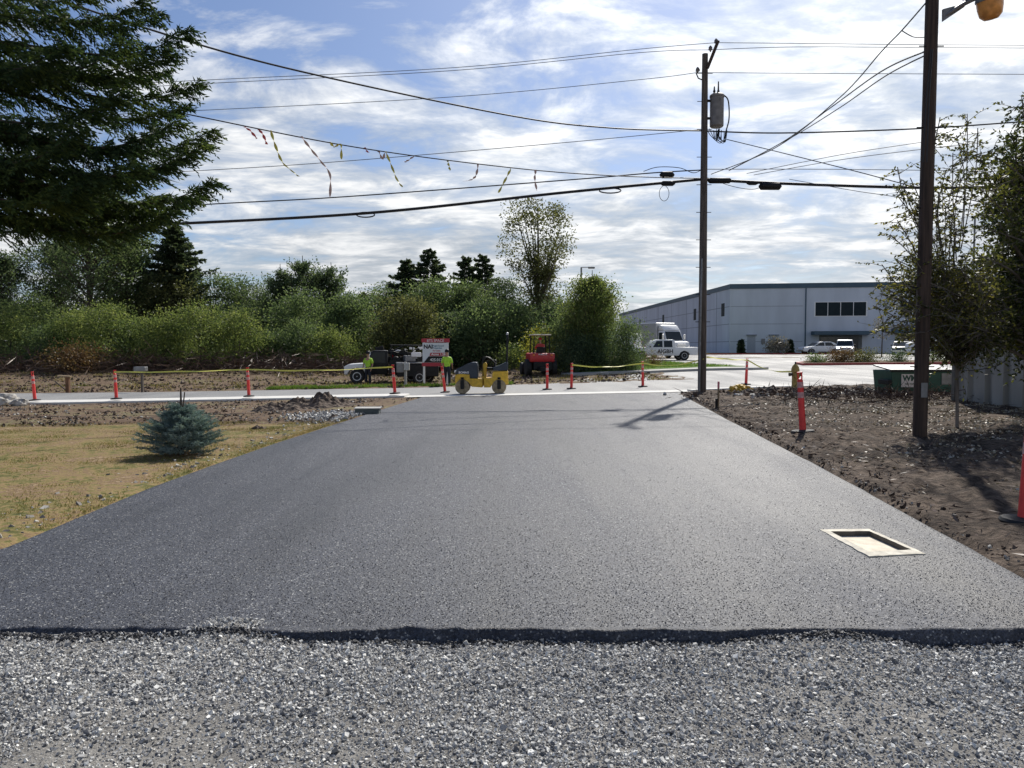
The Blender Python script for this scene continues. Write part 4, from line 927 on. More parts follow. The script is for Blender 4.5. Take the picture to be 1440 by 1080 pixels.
# ================================================================== PEOPLE
def skin_obj(name, J, E, mat, parent, root=0, lvl=1):
    me = bpy.data.meshes.new(name); me.from_pydata([j[0] for j in J], E, []); me.update(); me.materials.append(mat)
    o = bpy.data.objects.new(name, me); link(o); o.parent = parent
    m = o.modifiers.new('skin', 'SKIN'); m.use_smooth_shade = True; m.branch_smoothing = .3
    sk = me.skin_vertices[0]
    for i, j in enumerate(J):
        r = j[1]; sk.data[i].radius = r if isinstance(r, tuple) else (r, r)
        sk.data[i].use_root = (i == root)
    s = o.modifiers.new('sub', 'SUBSURF'); s.levels = lvl; s.render_levels = lvl
    return o
def person(loc, rz, pose, top, legs_m, label, cap=None, group='people at work', s=1.0):
    e = empty('person', loc, rz, label=label, cat='person', group=group); e.scale = (s,s,s)
    P = {k: Vector(v) for k, v in pose.items()}
    J = []; E = []; ix_ = {}
    def add(k, r, frm=None, co=None):
        J.append((tuple(co if co is not None else P[k]), r)); ix_[k] = len(J)-1
        if frm: E.append((ix_[frm], ix_[k]))
    add('pelvis', (.15,.11)); add('waist', (.13,.10), 'pelvis'); add('chest', (.16,.11), 'waist'); add('neckb', (.07,.07), 'chest'); add('neck', .052, 'neckb'); add('jaw', (.065,.075), 'neck'); add('head', (.078,.095), 'jaw'); add('crown', (.06,.07), 'head')
    for sd in ('l','r'):
        add(sd+'sh', .065, 'chest'); add(sd+'el', .046, sd+'sh'); add(sd+'wr', .030, sd+'el'); add(sd+'pa', (.022,.04), sd+'wr')
        w = P[sd+'wr']; d = (P[sd+'pa']-w).normalized(); side = d.cross(Vector((1,0,0))); side = side.normalized() if side.length > .1 else Vector((0,1,0))
        for k, (o_, L) in enumerate(((-.03,.065),(-.012,.075),(.008,.07),(.028,.055))):
            b0 = P[sd+'pa']+side*o_+d*.03; add(f'{sd}f{k}', .009, sd+'pa', b0); add(f'{sd}g{k}', .008, f'{sd}f{k}', b0+d*L*.6); add(f'{sd}h{k}', .006, f'{sd}g{k}', b0+d*L+Vector((0,-.012,0)))
        b0 = w+d*.03-side*.035; add(sd+'t0', .012, sd+'wr', b0); add(sd+'t1', .009, sd+'t0', b0+d*.045-side*.02)
        add(sd+'hip', .09, 'pelvis'); add(sd+'kn', .058, sd+'hip'); add(sd+'an', .042, sd+'kn'); add(sd+'to', (.045,.035), sd+'an')
    skin_obj('body', J, E, m_skin, e)
    def sub(name, keys, edges, k, mat):
        jj = [(tuple(P[a]), r) for a, r in keys]; nm = [a for a, _ in keys]; skin_obj(name, jj, [(nm.index(a), nm.index(b)) for a, b in edges], mat, e)
    sub('trousers', [('pelvis',(.175,.135)),('waist',(.14,.115)),('lhip',.115),('rhip',.115),('lkn',.082),('rkn',.082),('lan',.066),('ran',.066)],
        [('pelvis','waist'),('pelvis','lhip'),('pelvis','rhip'),('lhip','lkn'),('rhip','rkn'),('lkn','lan'),('rkn','ran')], 1, legs_m)
    sub('vest', [('waist',(.175,.14)),('chest',(.205,.15)),('neckb',(.10,.09)),('lsh',.095),('rsh',.095),('lel',.066),('rel',.066),('pelvis',(.19,.15))],
        [('waist','pelvis'),('waist','chest'),('chest','neckb'),('chest','lsh'),('chest','rsh'),('lsh','lel'),('rsh','rel')], 1, top)
    for sd in ('l','r'):
        a = P[sd+'an']; b_ = P[sd+'to']; MB().box((a+b_)/2+Vector((0,0,-.01)), (.10,(b_-a).length+.14,.10), bev=.03).build('boot', m_rubber, e)
    h = P['head']
    nz = MB(); nz.box(h+Vector((0,-.10,-.01)), (.025,.04,.04), bev=.008); nz.build('nose', m_skin, e)
    MB().lathe([(.105,-.02),(.112,.03),(.10,.09),(.06,.135),(.01,.145)], 14, h+Vector((0,.01,.02))).build('cap', cap or m_black, e, True)
    MB().box(h+Vector((0,-.13,.01)), (.14,.12,.015)).build('cap_brim', cap or m_black, e)
    return e
STAND = dict(pelvis=(0,0,.95), waist=(0,0,1.10), chest=(0,.0,1.32), neckb=(0,.01,1.46), neck=(0,0,1.52), jaw=(0,-.02,1.60), head=(0,-.01,1.68), crown=(0,0,1.75),
 lsh=(.19,.0,1.40), lel=(.27,.02,1.12), lwr=(.26,-.10,.88), lpa=(.25,-.13,.81), rsh=(-.19,0,1.40), rel=(-.28,.0,1.12), rwr=(-.22,-.16,.95), rpa=(-.20,-.22,.90),
 lhip=(.09,0,.88), lkn=(.11,-.03,.48), lan=(.12,.03,.09), lto=(.14,-.12,.05), rhip=(-.09,0,.88), rkn=(-.12,-.02,.48), ran=(-.13,.02,.09), rto=(-.16,-.12,.05))
person(onG(628.5, 38.3), R(160), STAND, m_vest, m_trous, 'worker in lime vest and dark trousers standing before the property sign')
person(onG(517.5, 42.4, .0), R(-20), STAND, m_vest, m_trous, 'worker in lime vest standing against the side of the dark truck')
SIT = dict(STAND); SIT.update(pelvis=(0,0,.0+.05), waist=(0,0,.2), chest=(0,.02,.42), neckb=(0,.02,.56), neck=(0,.02,.62), jaw=(0,0,.70), head=(0,.0,.78), crown=(0,.0,.85),
 lsh=(.19,.02,.50), lel=(.26,-.15,.26), lwr=(.18,-.38,.30), lpa=(.17,-.45,.31), rsh=(-.19,.02,.50), rel=(-.26,-.15,.26), rwr=(-.18,-.38,.30), rpa=(-.17,-.45,.31),
 lhip=(.09,-.02,.03), lkn=(.13,-.42,.06), lan=(.13,-.48,-.36), lto=(.14,-.62,-.40), rhip=(-.09,-.02,.03), rkn=(-.13,-.42,.06), ran=(-.13,-.48,-.36), rto=(-.14,-.62,-.40))
# ================================================================== ROLLER
RY = 29.7; ro = onG(677, RY); ro.z += .012; rl = empty('road_roller', ro, label='small yellow tandem road roller with dark hood parked on the street', cat='road roller')
q_ = RY/F
def X(px): return (px-677)*q_
def Zr(py): return (551-py)*q_
W = .45
for px in (651, 702):
    d_ = MB().lathe([(.0,-W),(.255,-W),(.275,-W+.02),(.275,W-.02),(.255,W),(.0,W)], 30, (X(px),0,.275), 'Y').build('drum', m_brownsteel, rl, True)
    for s in (-1,1): MB().box((X(px), s*(W+.03), .36), (.14,.05,.34), bev=.02).build('drum_yoke', m_black, d_)
    MB().box((X(px), 0, .60), (.12,.9,.08)).build('scraper', m_black, rl)
q = MB(); q.prism([(X(641),Zr(537)),(X(641.5),Zr(524)),(X(648),Zr(523)),(X(661),Zr(524)),(X(661),Zr(530)),(X(679),Zr(530)),(X(679),Zr(542)),(X(664),Zr(541)),(X(660),Zr(534)),(X(654),Zr(530)),(X(647),Zr(530)),(X(643),Zr(538))], -.43, .43, .015); q.build('front_frame', m_yel, rl)
q = MB(); q.prism([(X(640),Zr(524)),(X(643),Zr(517)),(X(656),Zr(510)),(X(664),Zr(507)),(X(671),Zr(507)),(X(672.5),Zr(512)),(X(672.5),Zr(529.5)),(X(661.5),Zr(529.5)),(X(661.5),Zr(523.5))], -.40, .40, .03); q.build('front_hood', m_navy, rl)
q = MB(); q.prism([(X(681),Zr(542)),(X(681),Zr(529)),(X(693),Zr(529)),(X(693),Zr(520)),(X(714),Zr(519)),(X(715),Zr(538)),(X(711),Zr(538)),(X(707),Zr(531)),(X(698),Zr(531)),(X(692),Zr(538)),(X(690),Zr(542))], -.43, .43, .015); q.build('rear_frame', m_yel, rl)
q = MB(); q.prism([(X(693.5),Zr(519)),(X(694),Zr(514)),(X(702),Zr(511.5)),(X(713.5),Zr(506)),(X(714.5),Zr(509)),(X(714),Zr(518.5))], -.40, .40, .02); q.build('rear_hood', m_navy, rl)
q = MB(); q.prism([(X(678),Zr(540)),(X(678),Zr(510)),(X(683),Zr(507)),(X(685),Zr(510)),(X(683),Zr(540))], -.16, .16, .02); q.build('steering_console', m_yel, rl)
q = MB(); q.tube([(X(681)+.16*math.cos(a)*.5, .16*math.sin(a), Zr(503)+.10*math.cos(a)) for a in np.linspace(0,2*math.pi,20)], .014, 6); q.build('steering_wheel', m_black, rl)
q = MB(); q.box((X(690),0,Zr(516)), (.30,.42,.09), bev=.03); q.box((X(696),0,Zr(509)), (.08,.40,.30), ry=R(10), bev=.03); q.build('seat', m_black, rl)
for y in (-.33,.33): 
    q = MB(); q.tube(splinepts([(X(680),y,Zr(526)),(X(679),y,Zr(505)),(X(683),y,Zr(500)),(X(690),y,Zr(502)),(X(698),y,Zr(510))]), .018, 6); q.build('handrail', m_black, rl)
q = MB(); q.tube([(X(712.5),-.33,Zr(520)),(X(713.5),-.33,Zr(473)),(X(713.5),-.28,Zr(470)),(X(713.5),.28,Zr(470)),(X(713.5),.33,Zr(473)),(X(712.5),.33,Zr(520))], .035, 8); q.build('roll_bar', m_black, rl)
MB().lathe([(.03,0),(.045,.03),(.04,.09),(.01,.11)], 10, (X(713.5),-.2,Zr(470)+.02)).build('beacon', m_white, rl, True)
q = MB(); q.box((X(681),0,Zr(536)), (.18,.3,.16)); q.tube([(X(678),-.1,Zr(533)),(X(686),-.1,Zr(540))], .03, 6); q.build('articulation_joint', M('rust', (.12,.06,.035), .8), rl)
q = MB(); q.box((X(638),0,Zr(529)), (.12,.3,.10), bev=.02); q.build('tow_bracket', m_steel, rl)
for s in (-1,1): MB().box((X(640.5), s*.3, Zr(520)), (.04,.10,.08), bev=.01).build('headlight', m_white, rl)
text('lettering', 'BOMAG', .11, m_txw, rl, (X(653),-.405,Zr(522.5)), tr_, bold=.004)
# ================================================================== WHEELED VEHICLES
def wheel(par, x, y, r, w, rim=m_silver):
    t = MB().lathe([(r*.55,-w/2),(r*.92,-w/2),(r,-w/2+.03),(r,w/2-.03),(r*.92,w/2),(r*.55,w/2)], 24, (0,0,0), 'Y').build('wheel', m_rubber, par, True, (x,y,r))
    MB().lathe([(.0,-w/2-.006),(r*.18,-w/2-.01),(r*.3,-w/2+.02),(r*.54,-w/2-.004),(r*.6,-w/2-.004),(r*.6,w/2+.004),(r*.54,w/2+.004),(r*.3,w/2-.02),(.0,w/2+.006)], 16, (0,0,0), 'Y').build('rim', rim, t, True); return t
def vehicle(name, loc, rz, label, cat, body, cab, wins, W, wheels, r, paint, group=None, tap=.84, lights=True):
    e = empty(name, loc, rz, label=label, cat=cat, group=group)
    zs = [p[1] for p in cab]; z0, z1 = min(zs), max(zs)
    q = MB(); q.prism(body, -W/2, W/2, .035); q.build('body', paint, e, True)
    tp = lambda x, z: 1-(1-tap)*(z-z0)/(z1-z0)
    q = MB(); q.prism(cab, -W/2*.97, W/2*.97, .025, tp); q.build('cab', paint, e, True)
    for wpoly in wins:
        for s in (-1,1):
            q = MB(); P = [(x, s*(W/2*.97*tp(x,z)+.006), z) for x, z in wpoly]; q.quad(*P); o = q.build('side_window', m_glass, e)
    cx_ = [p for p in cab]
    for (a, b_) in ((0,1), (len(cab)-2, len(cab)-1)):      # windscreen and rear glass on the sloping ends
        (x0,za),(x1,zb) = cab[a], cab[b_]
        d = Vector((x1-x0, zb-za)).normalized(); nn = Vector((-d.y, d.x))*.012
        if (nn.x > 0) != ((x0+x1)/2 > sum(p[0] for p in cab)/len(cab)): nn = -nn
        P = []
        for t, s in ((.12,-1),(.12,1),(.9,1),(.9,-1)):
            x = x0+(x1-x0)*t; z = za+(zb-za)*t; P.append((x+nn.x, s*(W/2*.9*tp(x,z)), z+nn.y))
        MB().quad(*P).build('windscreen', m_glass, e)
    for x in wheels:
        for s in (-1,1): wheel(e, x, s*(W/2-.11), r, .24)
    xf = max(p[0] for p in body); xr = min(p[0] for p in body); zm = .62*max(p[1] for p in body)
    for s in (-1,1):
        MB().box((xf-.03, s*(W/2-.2), zm+.08), (.08,.28,.14), bev=.02).build('headlight', m_chrome, e)
        MB().box((xr+.02, s*(W/2-.1), zm+.08), (.06,.12,.24), bev=.01).build('tail_light', m_red, e)
        MB().box((max(p[0] for p in cab)-.35, s*(W/2+.08), z0+.12), (.10,.16,.14), bev=.02).build('mirror', m_black, e)
    MB().box((xf+.02, 0, .42), (.12,W*.96,.2), bev=.03).build('bumper', m_chrome, e)
    return e
PKB = [(-2.9,.45),(-2.9,1.12),(-.95,1.12),(-.95,1.05),(1.25,1.10),(2.55,1.02),(2.78,.9),(2.8,.45),(2.35,.42),(2.28,.72),(1.9,.88),(1.5,.72),(1.42,.4),(-1.3,.4),(-1.38,.72),(-1.75,.88),(-2.12,.72),(-2.2,.45)]
PKC = [(1.55,1.06),(.75,1.72),(.3,1.78),(-.75,1.78),(-.95,1.7),(-1.0,1.08)]
PKW = [[(.95,1.12),(.62,1.64),(.12,1.66),(.12,1.12)],[(.0,1.12),(.0,1.66),(-.72,1.66),(-.72,1.12)]]
pk = vehicle('pickup_truck', onG(930, 66), R(183), 'white crew cab pickup with dark lettering on its doors, side on beyond the verge', 'pickup truck', PKB, PKC, PKW, 1.95, (1.9,-1.75), .40, m_white)
text('lettering', 'AIGBH', .46, m_txk, pk, (-.1,.985,.62), (R(90),0,R(180)), bold=.012)
# box truck behind it
bt = empty('box_truck', onG(935, 74), R(-62), label='white box truck facing the camera behind the pickup', cat='truck')
MB().box((-2.2,0,2.1), (4.6,2.3,2.5), bev=.06).build('cargo_box', m_silver, bt); q = MB(); q.prism([(.25,.5),(.25,2.6),(1.0,2.6),(1.45,1.6),(2.3,1.5),(2.45,.6),(2.4,.5)], -1.05, 1.05, .08); q.build('cab', m_white, bt, True)
q = MB(); q.prism([(.2,2.62),(.25,3.15),(.6,3.1),(1.05,2.62)], -1.0, 1.0, .08); q.build('roof_fairing', m_white, bt, True)
MB().quad((1.06,-.9,2.5),(1.06,.9,2.5),(1.47,.95,1.68),(1.47,-.95,1.68)).build('windscreen', m_glass, bt)
for s in (-1,1): MB().quad((.4,s*1.06,1.6),(.4,s*1.06,2.4),(.9,s*1.06,2.4),(1.3,s*1.06,1.6)).build('side_window', m_glass, bt); MB().box((1.3,s*1.3,2.0), (.1,.2,.5), bev=.03).build('mirror', m_chrome, bt); MB().box((2.42,s*.8,1.0), (.1,.3,.2), bev=.02).build('headlight', m_chrome, bt)
MB().box((2.43,0,1.05), (.06,1.0,.55), bev=.02).build('grille', m_chrome, bt)
MB().box((-1,0,.7), (6,.8,.2)).build('chassis', m_black, bt)
for x in (1.6,-2.8):
    for s in (-1,1): wheel(bt, x, s*.92, .48, .28)
# white tank trailer / van behind the bush
vb_ = [(-2.6,.45),(-2.6,2.25),(-2.45,2.45),(1.2,2.5),(1.5,2.35),(2.2,1.45),(2.85,1.2),(2.9,.45)]
vn = vehicle('white_van', onG(858, 68), R(150), 'tall white van half hidden by the bushy trees', 'van', vb_, [(2.15,1.5),(1.55,2.3),(1.2,2.42),(.6,2.42),(.55,2.3),(.5,1.5)], [[(1.9,1.55),(1.5,2.2),(.7,2.2),(.7,1.55)]], 2.0, (1.9,-1.7), .36, m_white, tap=.94)
CRB = [(-2.25,.35),(-2.28,.85),(-1.9,.98),(1.0,.95),(2.1,.82),(2.3,.65),(2.3,.35),(1.85,.3),(1.75,.6),(1.4,.72),(1.05,.6),(.95,.3),(-1.0,.3),(-1.1,.6),(-1.42,.72),(-1.75,.6),(-1.85,.35)]
CRC = [(1.15,.92),(.35,1.42),(-.1,1.47),(-1.0,1.46),(-1.4,1.36),(-2.0,.95)]
CRW = [[(.85,.98),(.3,1.36),(-.2,1.38),(-.2,.98)],[(-.3,.98),(-.3,1.38),(-1.05,1.38),(-1.45,.98)]]
SVC = [(1.15,.95),(.5,1.58),(.1,1.66),(-1.7,1.64),(-2.0,1.5),(-2.2,.98)]
SVW = [[(.9,1.02),(.45,1.54),(-.2,1.56),(-.2,1.02)],[(-.3,1.02),(-.3,1.56),(-1.2,1.56),(-1.2,1.02)],[(-1.3,1.02),(-1.3,1.54),(-1.7,1.5),(-1.95,1.05)]]
vehicle('parked_car', onG(1152, 90), R(186), 'white car parked side on before the glazed entrance', 'car', CRB, CRC, CRW, 1.8, (1.4,-1.42), .34, m_white, 'vehicles parked at the warehouse')
vehicle('parked_car', onG(1188, 84), R(-113), 'silver car seen head on behind the island shrubs', 'car', CRB, SVC, SVW, 1.8, (1.4,-1.42), .34, m_silver, 'vehicles parked at the warehouse')
vehicle('parked_car', onG(1268, 82), R(-117), 'dark car parked under the far canopy left of the lamp pole', 'car', CRB, CRC, CRW, 1.8, (1.4,-1.42), .34, m_navy, 'vehicles parked at the warehouse')
vehicle('parked_van', onG(1322, 74), R(180), 'white van parked behind the lamp pole and dumpster', 'van', vb_, [(2.15,1.5),(1.55,2.3),(1.2,2.42),(.6,2.42),(.55,2.3),(.5,1.5)], [[(1.9,1.55),(1.5,2.2),(.7,2.2),(.7,1.55)]], 2.0, (1.9,-1.7), .36, m_white, 'vehicles parked at the warehouse', tap=.94)
vehicle('parked_car', onG(612, 56), R(262), 'dark teal car glimpsed under the property sign', 'car', CRB, CRC, CRW, 1.8, (1.4,-1.42), .34, M('teal_paint', (.03,.10,.11), .3), None)
# dark work truck
TY = 44.0; tp_ = onG(548, TY); tk = empty('work_truck', tp_, R(188), label='dark work truck with white bonnet and a bed full of equipment', cat='truck')
q = MB(); q.prism([(1.35,.55),(1.3,1.15),(2.25,1.08),(2.5,.95),(2.5,.5),(2.3,.5),(2.2,.85),(1.8,.95),(1.45,.85)], -.95, .95, .05); q.build('bonnet', m_white, tk, True)
q = MB(); q.prism([(.1,.5),(.1,1.85),(.9,1.85),(1.34,1.15),(1.34,.5)], -.93, .93, .05); q.build('cab', m_black, tk, True)
for s in (-1,1): MB().quad((.25,s*.94,1.15),(.25,s*.94,1.75),(.85,s*.94,1.75),(1.2,s*.94,1.15)).build('side_window', m_glass, tk); MB().box((1.15,s*1.12,1.55), (.1,.24,.42), bev=.03).build('mirror', m_white, tk); MB().box((2.48,s*.7,.85),(.08,.25,.16),bev=.02).build('headlight', m_chrome, tk)
MB().quad((.93,-.85,1.8),(.93,.85,1.8),(1.32,.88,1.2),(1.32,-.88,1.2)).build('windscreen', m_glass, tk)
q = MB(); q.box((-1.3,0,.72), (2.7,1.95,.35), bev=.02); q.box((-1.3,-.9,1.05), (2.6,.08,.45)); q.box((-1.3,.9,1.05), (2.6,.08,.45)); q.build('flatbed', m_black, tk)
for x in (1.8,-1.2,-2.1):
    for s in (-1,1): wheel(tk, x, s*.82, .40, .26, m_white if x > 0 else m_grey)
random.seed(5)
for i in range(3): MB().lathe([(.0,-.45),(.24,-.45),(.26,-.4),(.26,.4),(.24,.45),(0,.45)], 16, (-.35-.75*i, random.uniform(-.3,.3), 1.25+.03*i), 'Y').build('tank', (m_black, m_navy, m_black)[i], tk, True)
for i in range(22):
    a = Vector((random.uniform(-2.5,-.1), random.uniform(-.8,.8), random.uniform(1.3,1.9))); MB().tube([a, a+Vector((random.uniform(-.7,.7), random.uniform(-.2,.2), random.uniform(-.25,.35)))], random.uniform(.02,.045), 6).build('hose', m_black, tk)
for i in range(14): MB().box((random.uniform(-2.5,1.2), random.uniform(-.85,.2), random.uniform(1.2,2.0)), (random.uniform(.15,.5), random.uniform(.15,.5), random.uniform(.15,.4)), ry=random.uniform(-.3,.3), bev=.02).build('pump_unit', m_black, tk)
for i in range(12): MB().box((random.uniform(-2.5,.9), -.97, random.uniform(.6,1.4)), (random.uniform(.06,.25), .04, random.uniform(.05,.16)), bev=.01).build('side_fitting', m_silver, tk)
for i in range(9): MB().box((random.uniform(-2.5,.4), random.uniform(-.7,.7), random.uniform(1.75,2.05)), (random.uniform(.12,.4), random.uniform(.1,.3), random.uniform(.05,.14)), ry=random.uniform(-.4,.4), bev=.015).build('machine_cover', m_white, tk)
q = MB()
for x in (-.1,-1.3,-2.5):
    for y in (-.85,.85): q.tube([(x,y,1.2),(x,y,2.15)], .03, 6)
    q.tube([(x,-.88,2.13),(x,.88,2.13)], .03, 6)
for y in (-.85,.85): q.tube([(-.05,y,2.15),(-2.55,y,2.12)], .03, 6)
q.build('ladder_rack', m_black, tk)
MB().box((-.2,-.98,1.45),(.18,.10,.35),bev=.02).build('orange_case', m_orange, tk)
# trailer behind truck
tl = empty('equipment_trailer', onG(588, 43.5), R(185), label='black equipment trailer behind the dark truck, left of the sign', cat='trailer')
q = MB(); q.box((0,0,.75), (2.3,1.8,.7), bev=.04); q.build('bin', m_black, tl)
q = MB(); q.box((0,0,1.16), (2.4,1.86,.08), bev=.02); q.box((.5,0,1.4),(.6,.8,.35),rz=.2,bev=.04); q.build('lid', m_grey, tl)
MB().box((.1,.2,1.62),(.55,.45,.25),bev=.04).build('engine_cover', m_white, tl)
for s in (-1,1): wheel(tl, -.1, s*.85, .36, .22)
MB().tube([(1.1,0,.5),(1.9,0,.45)], .05, 8).build('drawbar', m_black, tl)
# red tractor seen from the rear
tr = empty('red_tractor', onG(760, 47), R(10), label='red compact tractor with canopy seen from behind beyond the roller', cat='tractor')
q = MB(); q.box((0,0,1.12), (1.55,1.3,.55), bev=.10); q.build('rear_body', m_red, tr, True)
q = MB(); q.box((0,2.0,1.1), (.8,1.6,.6), bev=.12); q.build('bonnet', m_red, tr, True)
q = MB(); q.box((0,-.45,.62), (1.15,.7,.5), bev=.05); q.box((0,-.1,.45),(.6,2.6,.25)); q.build('counterweight', m_black, tr)
for s in (-1,1):
    wheel(tr, s*.0, 0, .1, .1) if False else None
    t = MB().lathe([(.25,-.17),(.46,-.17),(.52,-.12),(.52,.12),(.46,.17),(.25,.17)], 26, (0,0,0), 'X').build('wheel', m_rubber, tr, True, (s*.78,-.05,.52)); MB().lathe([(0,-.1),(.28,-.12),(.28,.12),(0,.1)], 16, (0,0,0), 'X').build('rim', m_red, t, True)
    t = MB().lathe([(.2,-.13),(.36,-.13),(.40,-.1),(.40,.1),(.36,.13),(.2,.13)], 22, (0,0,0), 'X').build('wheel', m_rubber, tr, True, (s*.7,2.2,.40)); MB().lathe([(0,-.08),(.22,-.1),(.22,.1),(0,.08)], 16, (0,0,0), 'X').build('rim', m_red, t, True)
    MB().box((s*.55,-.68,1.28),(.14,.05,.10),bev=.01).build('tail_light', M('lens_orange', (.7,.2,.04), .4), tr)
    for y in (-.35,.75): MB().tube([(s*.50,y,1.35),(s*.46,y,2.45)], .04, 8).build('canopy_post', m_black, tr)
q = MB(); q.box((0,.2,2.50),(1.15,1.35,.07),bev=.03); q.build('canopy', M('canopy_pale', (.55,.52,.42), .6), tr)
MB().box((0,-.1,1.5),(.5,.12,.55),bev=.04).build('seat', m_black, tr)
text('lettering', 'KUBOTA', .13, m_txw, tr, (0,-.66,1.28), tr_, bold=.003)
person(onG(760, 47)+Vector((0,.25,1.42)), R(190), SIT, m_redshirt, m_trous, 'driver in a red shirt sitting on the red tractor', m_red)
# ================================================================== DUMPSTER, SHED
dp = gp(1297, 556); dm = empty('dumpster', dp, R(2), label='dark green steel dumpster with pale lids behind the lamp pole', cat='dumpster'); dm.scale = (.90,.90,.88)
q = MB(); q.prism([(-1.0,.12),(-1.08,.85),(1.15,.85),(1.1,.12)], 0, 1.2, .02); q.build('body', m_green_paint, dm)
q = MB(); q.box((.03,-.03,.84),(2.3,.08,.07)); q.build('rim', m_black, dm)
for s in (-.52,.58): MB().box((s,.6,.92),(1.08,1.25,.05),rx=R(7),bev=.015).build('lid', m_grey, dm)
for s in (-1,1): MB().box((s*1.14+.02,.3,.45),(.12,.7,.16),bev=.02).build('fork_pocket', m_black, dm)
for x in (-.8,.9): MB().lathe([(.0,-.03),(.08,-.03),(.08,.03),(0,.03)], 12, (x,.25,.06), 'Y').build('caster', m_black, dm)
MB().box((-.35,-.012,.50),(.75,.02,.44)).build('notice_panel', m_refl, dm)
text('lettering', 'WM', .26, m_green_paint, dm, (-.45,-.025,.50), tr_, bold=.01)
text('lettering', 'NO PARKING', .085, m_green_paint, dm, (-.35,-.025,.36), tr_)
MB().box((.80,-.012,.56),(.34,.02,.38)).build('notice_panel', m_grey, dm)
s0 = Vector((at(1347,568,20).x, 20.0, 0)); s0.z = G(s0.x, s0.y); sd = Vector((.10,-1,0)).normalized()
sh = empty('storage_shed', s0, label='grey corrugated metal shed wall half hidden behind the right hand tree', cat='shed')
q = MB(); L = 9.0; pts = []; u = 0; prof = []
pitch = .62; nrib = int(L/pitch)
nout = Vector((-1,-.10,0)).normalized()
for k in range(nrib):
    for du, dn in ((0,0),(.34,0),(.40,-.11),(.54,-.11),(.60,0)): prof.append((k*pitch+du, dn))
def shp(u, n, z): return sd*u+nout*n+Vector((0,0,z))
lo = [q.bm.verts.new(shp(u,n,.02)) for u, n in prof]; hi = [q.bm.verts.new(shp(u,n,3.05)) for u, n in prof]
for i in range(len(prof)-1): q.bm.faces.new((lo[i], lo[i+1], hi[i+1], hi[i]))
q.build('side_wall', m_shed, sh)
q = MB(); q.box(shp(L/2,-.2,-.12), (.3,L,.30), rz=math.atan2(sd.y, sd.x)-R(90)); q.build('skid', m_wood2, sh)
q = MB(); q.box(shp(-.08,.02,1.50), (.14,.14,3.2)); q.build('corner_post', M('shed_trim', (.16,.145,.12), .7), sh)
q = MB(); back = nout*-3.0
q.quad(shp(0,-.06,.2), shp(0,-.06,3.05), shp(0,-.06,3.05)+back, shp(0,-.06,.2)+back); q.quad(shp(L,-.06,.2), shp(L,-.06,3.05), shp(L,-.06,3.05)+back, shp(L,-.06,.2)+back); q.build('end_wall', m_shed, sh)
q = MB(); q.box(shp(L/2,-1.5,3.12), (3.3,L+.3,.10), rz=math.atan2(sd.y, sd.x)+R(90)); q.build('roof', m_shed, sh)
wire([(1334,520,20.1),(1365,521,19.2),(1400,515,18.2),(1415,506,17.9)], .012, 'short drooping cable fixed across the grey shed wall', group=None, name='wall_cable')
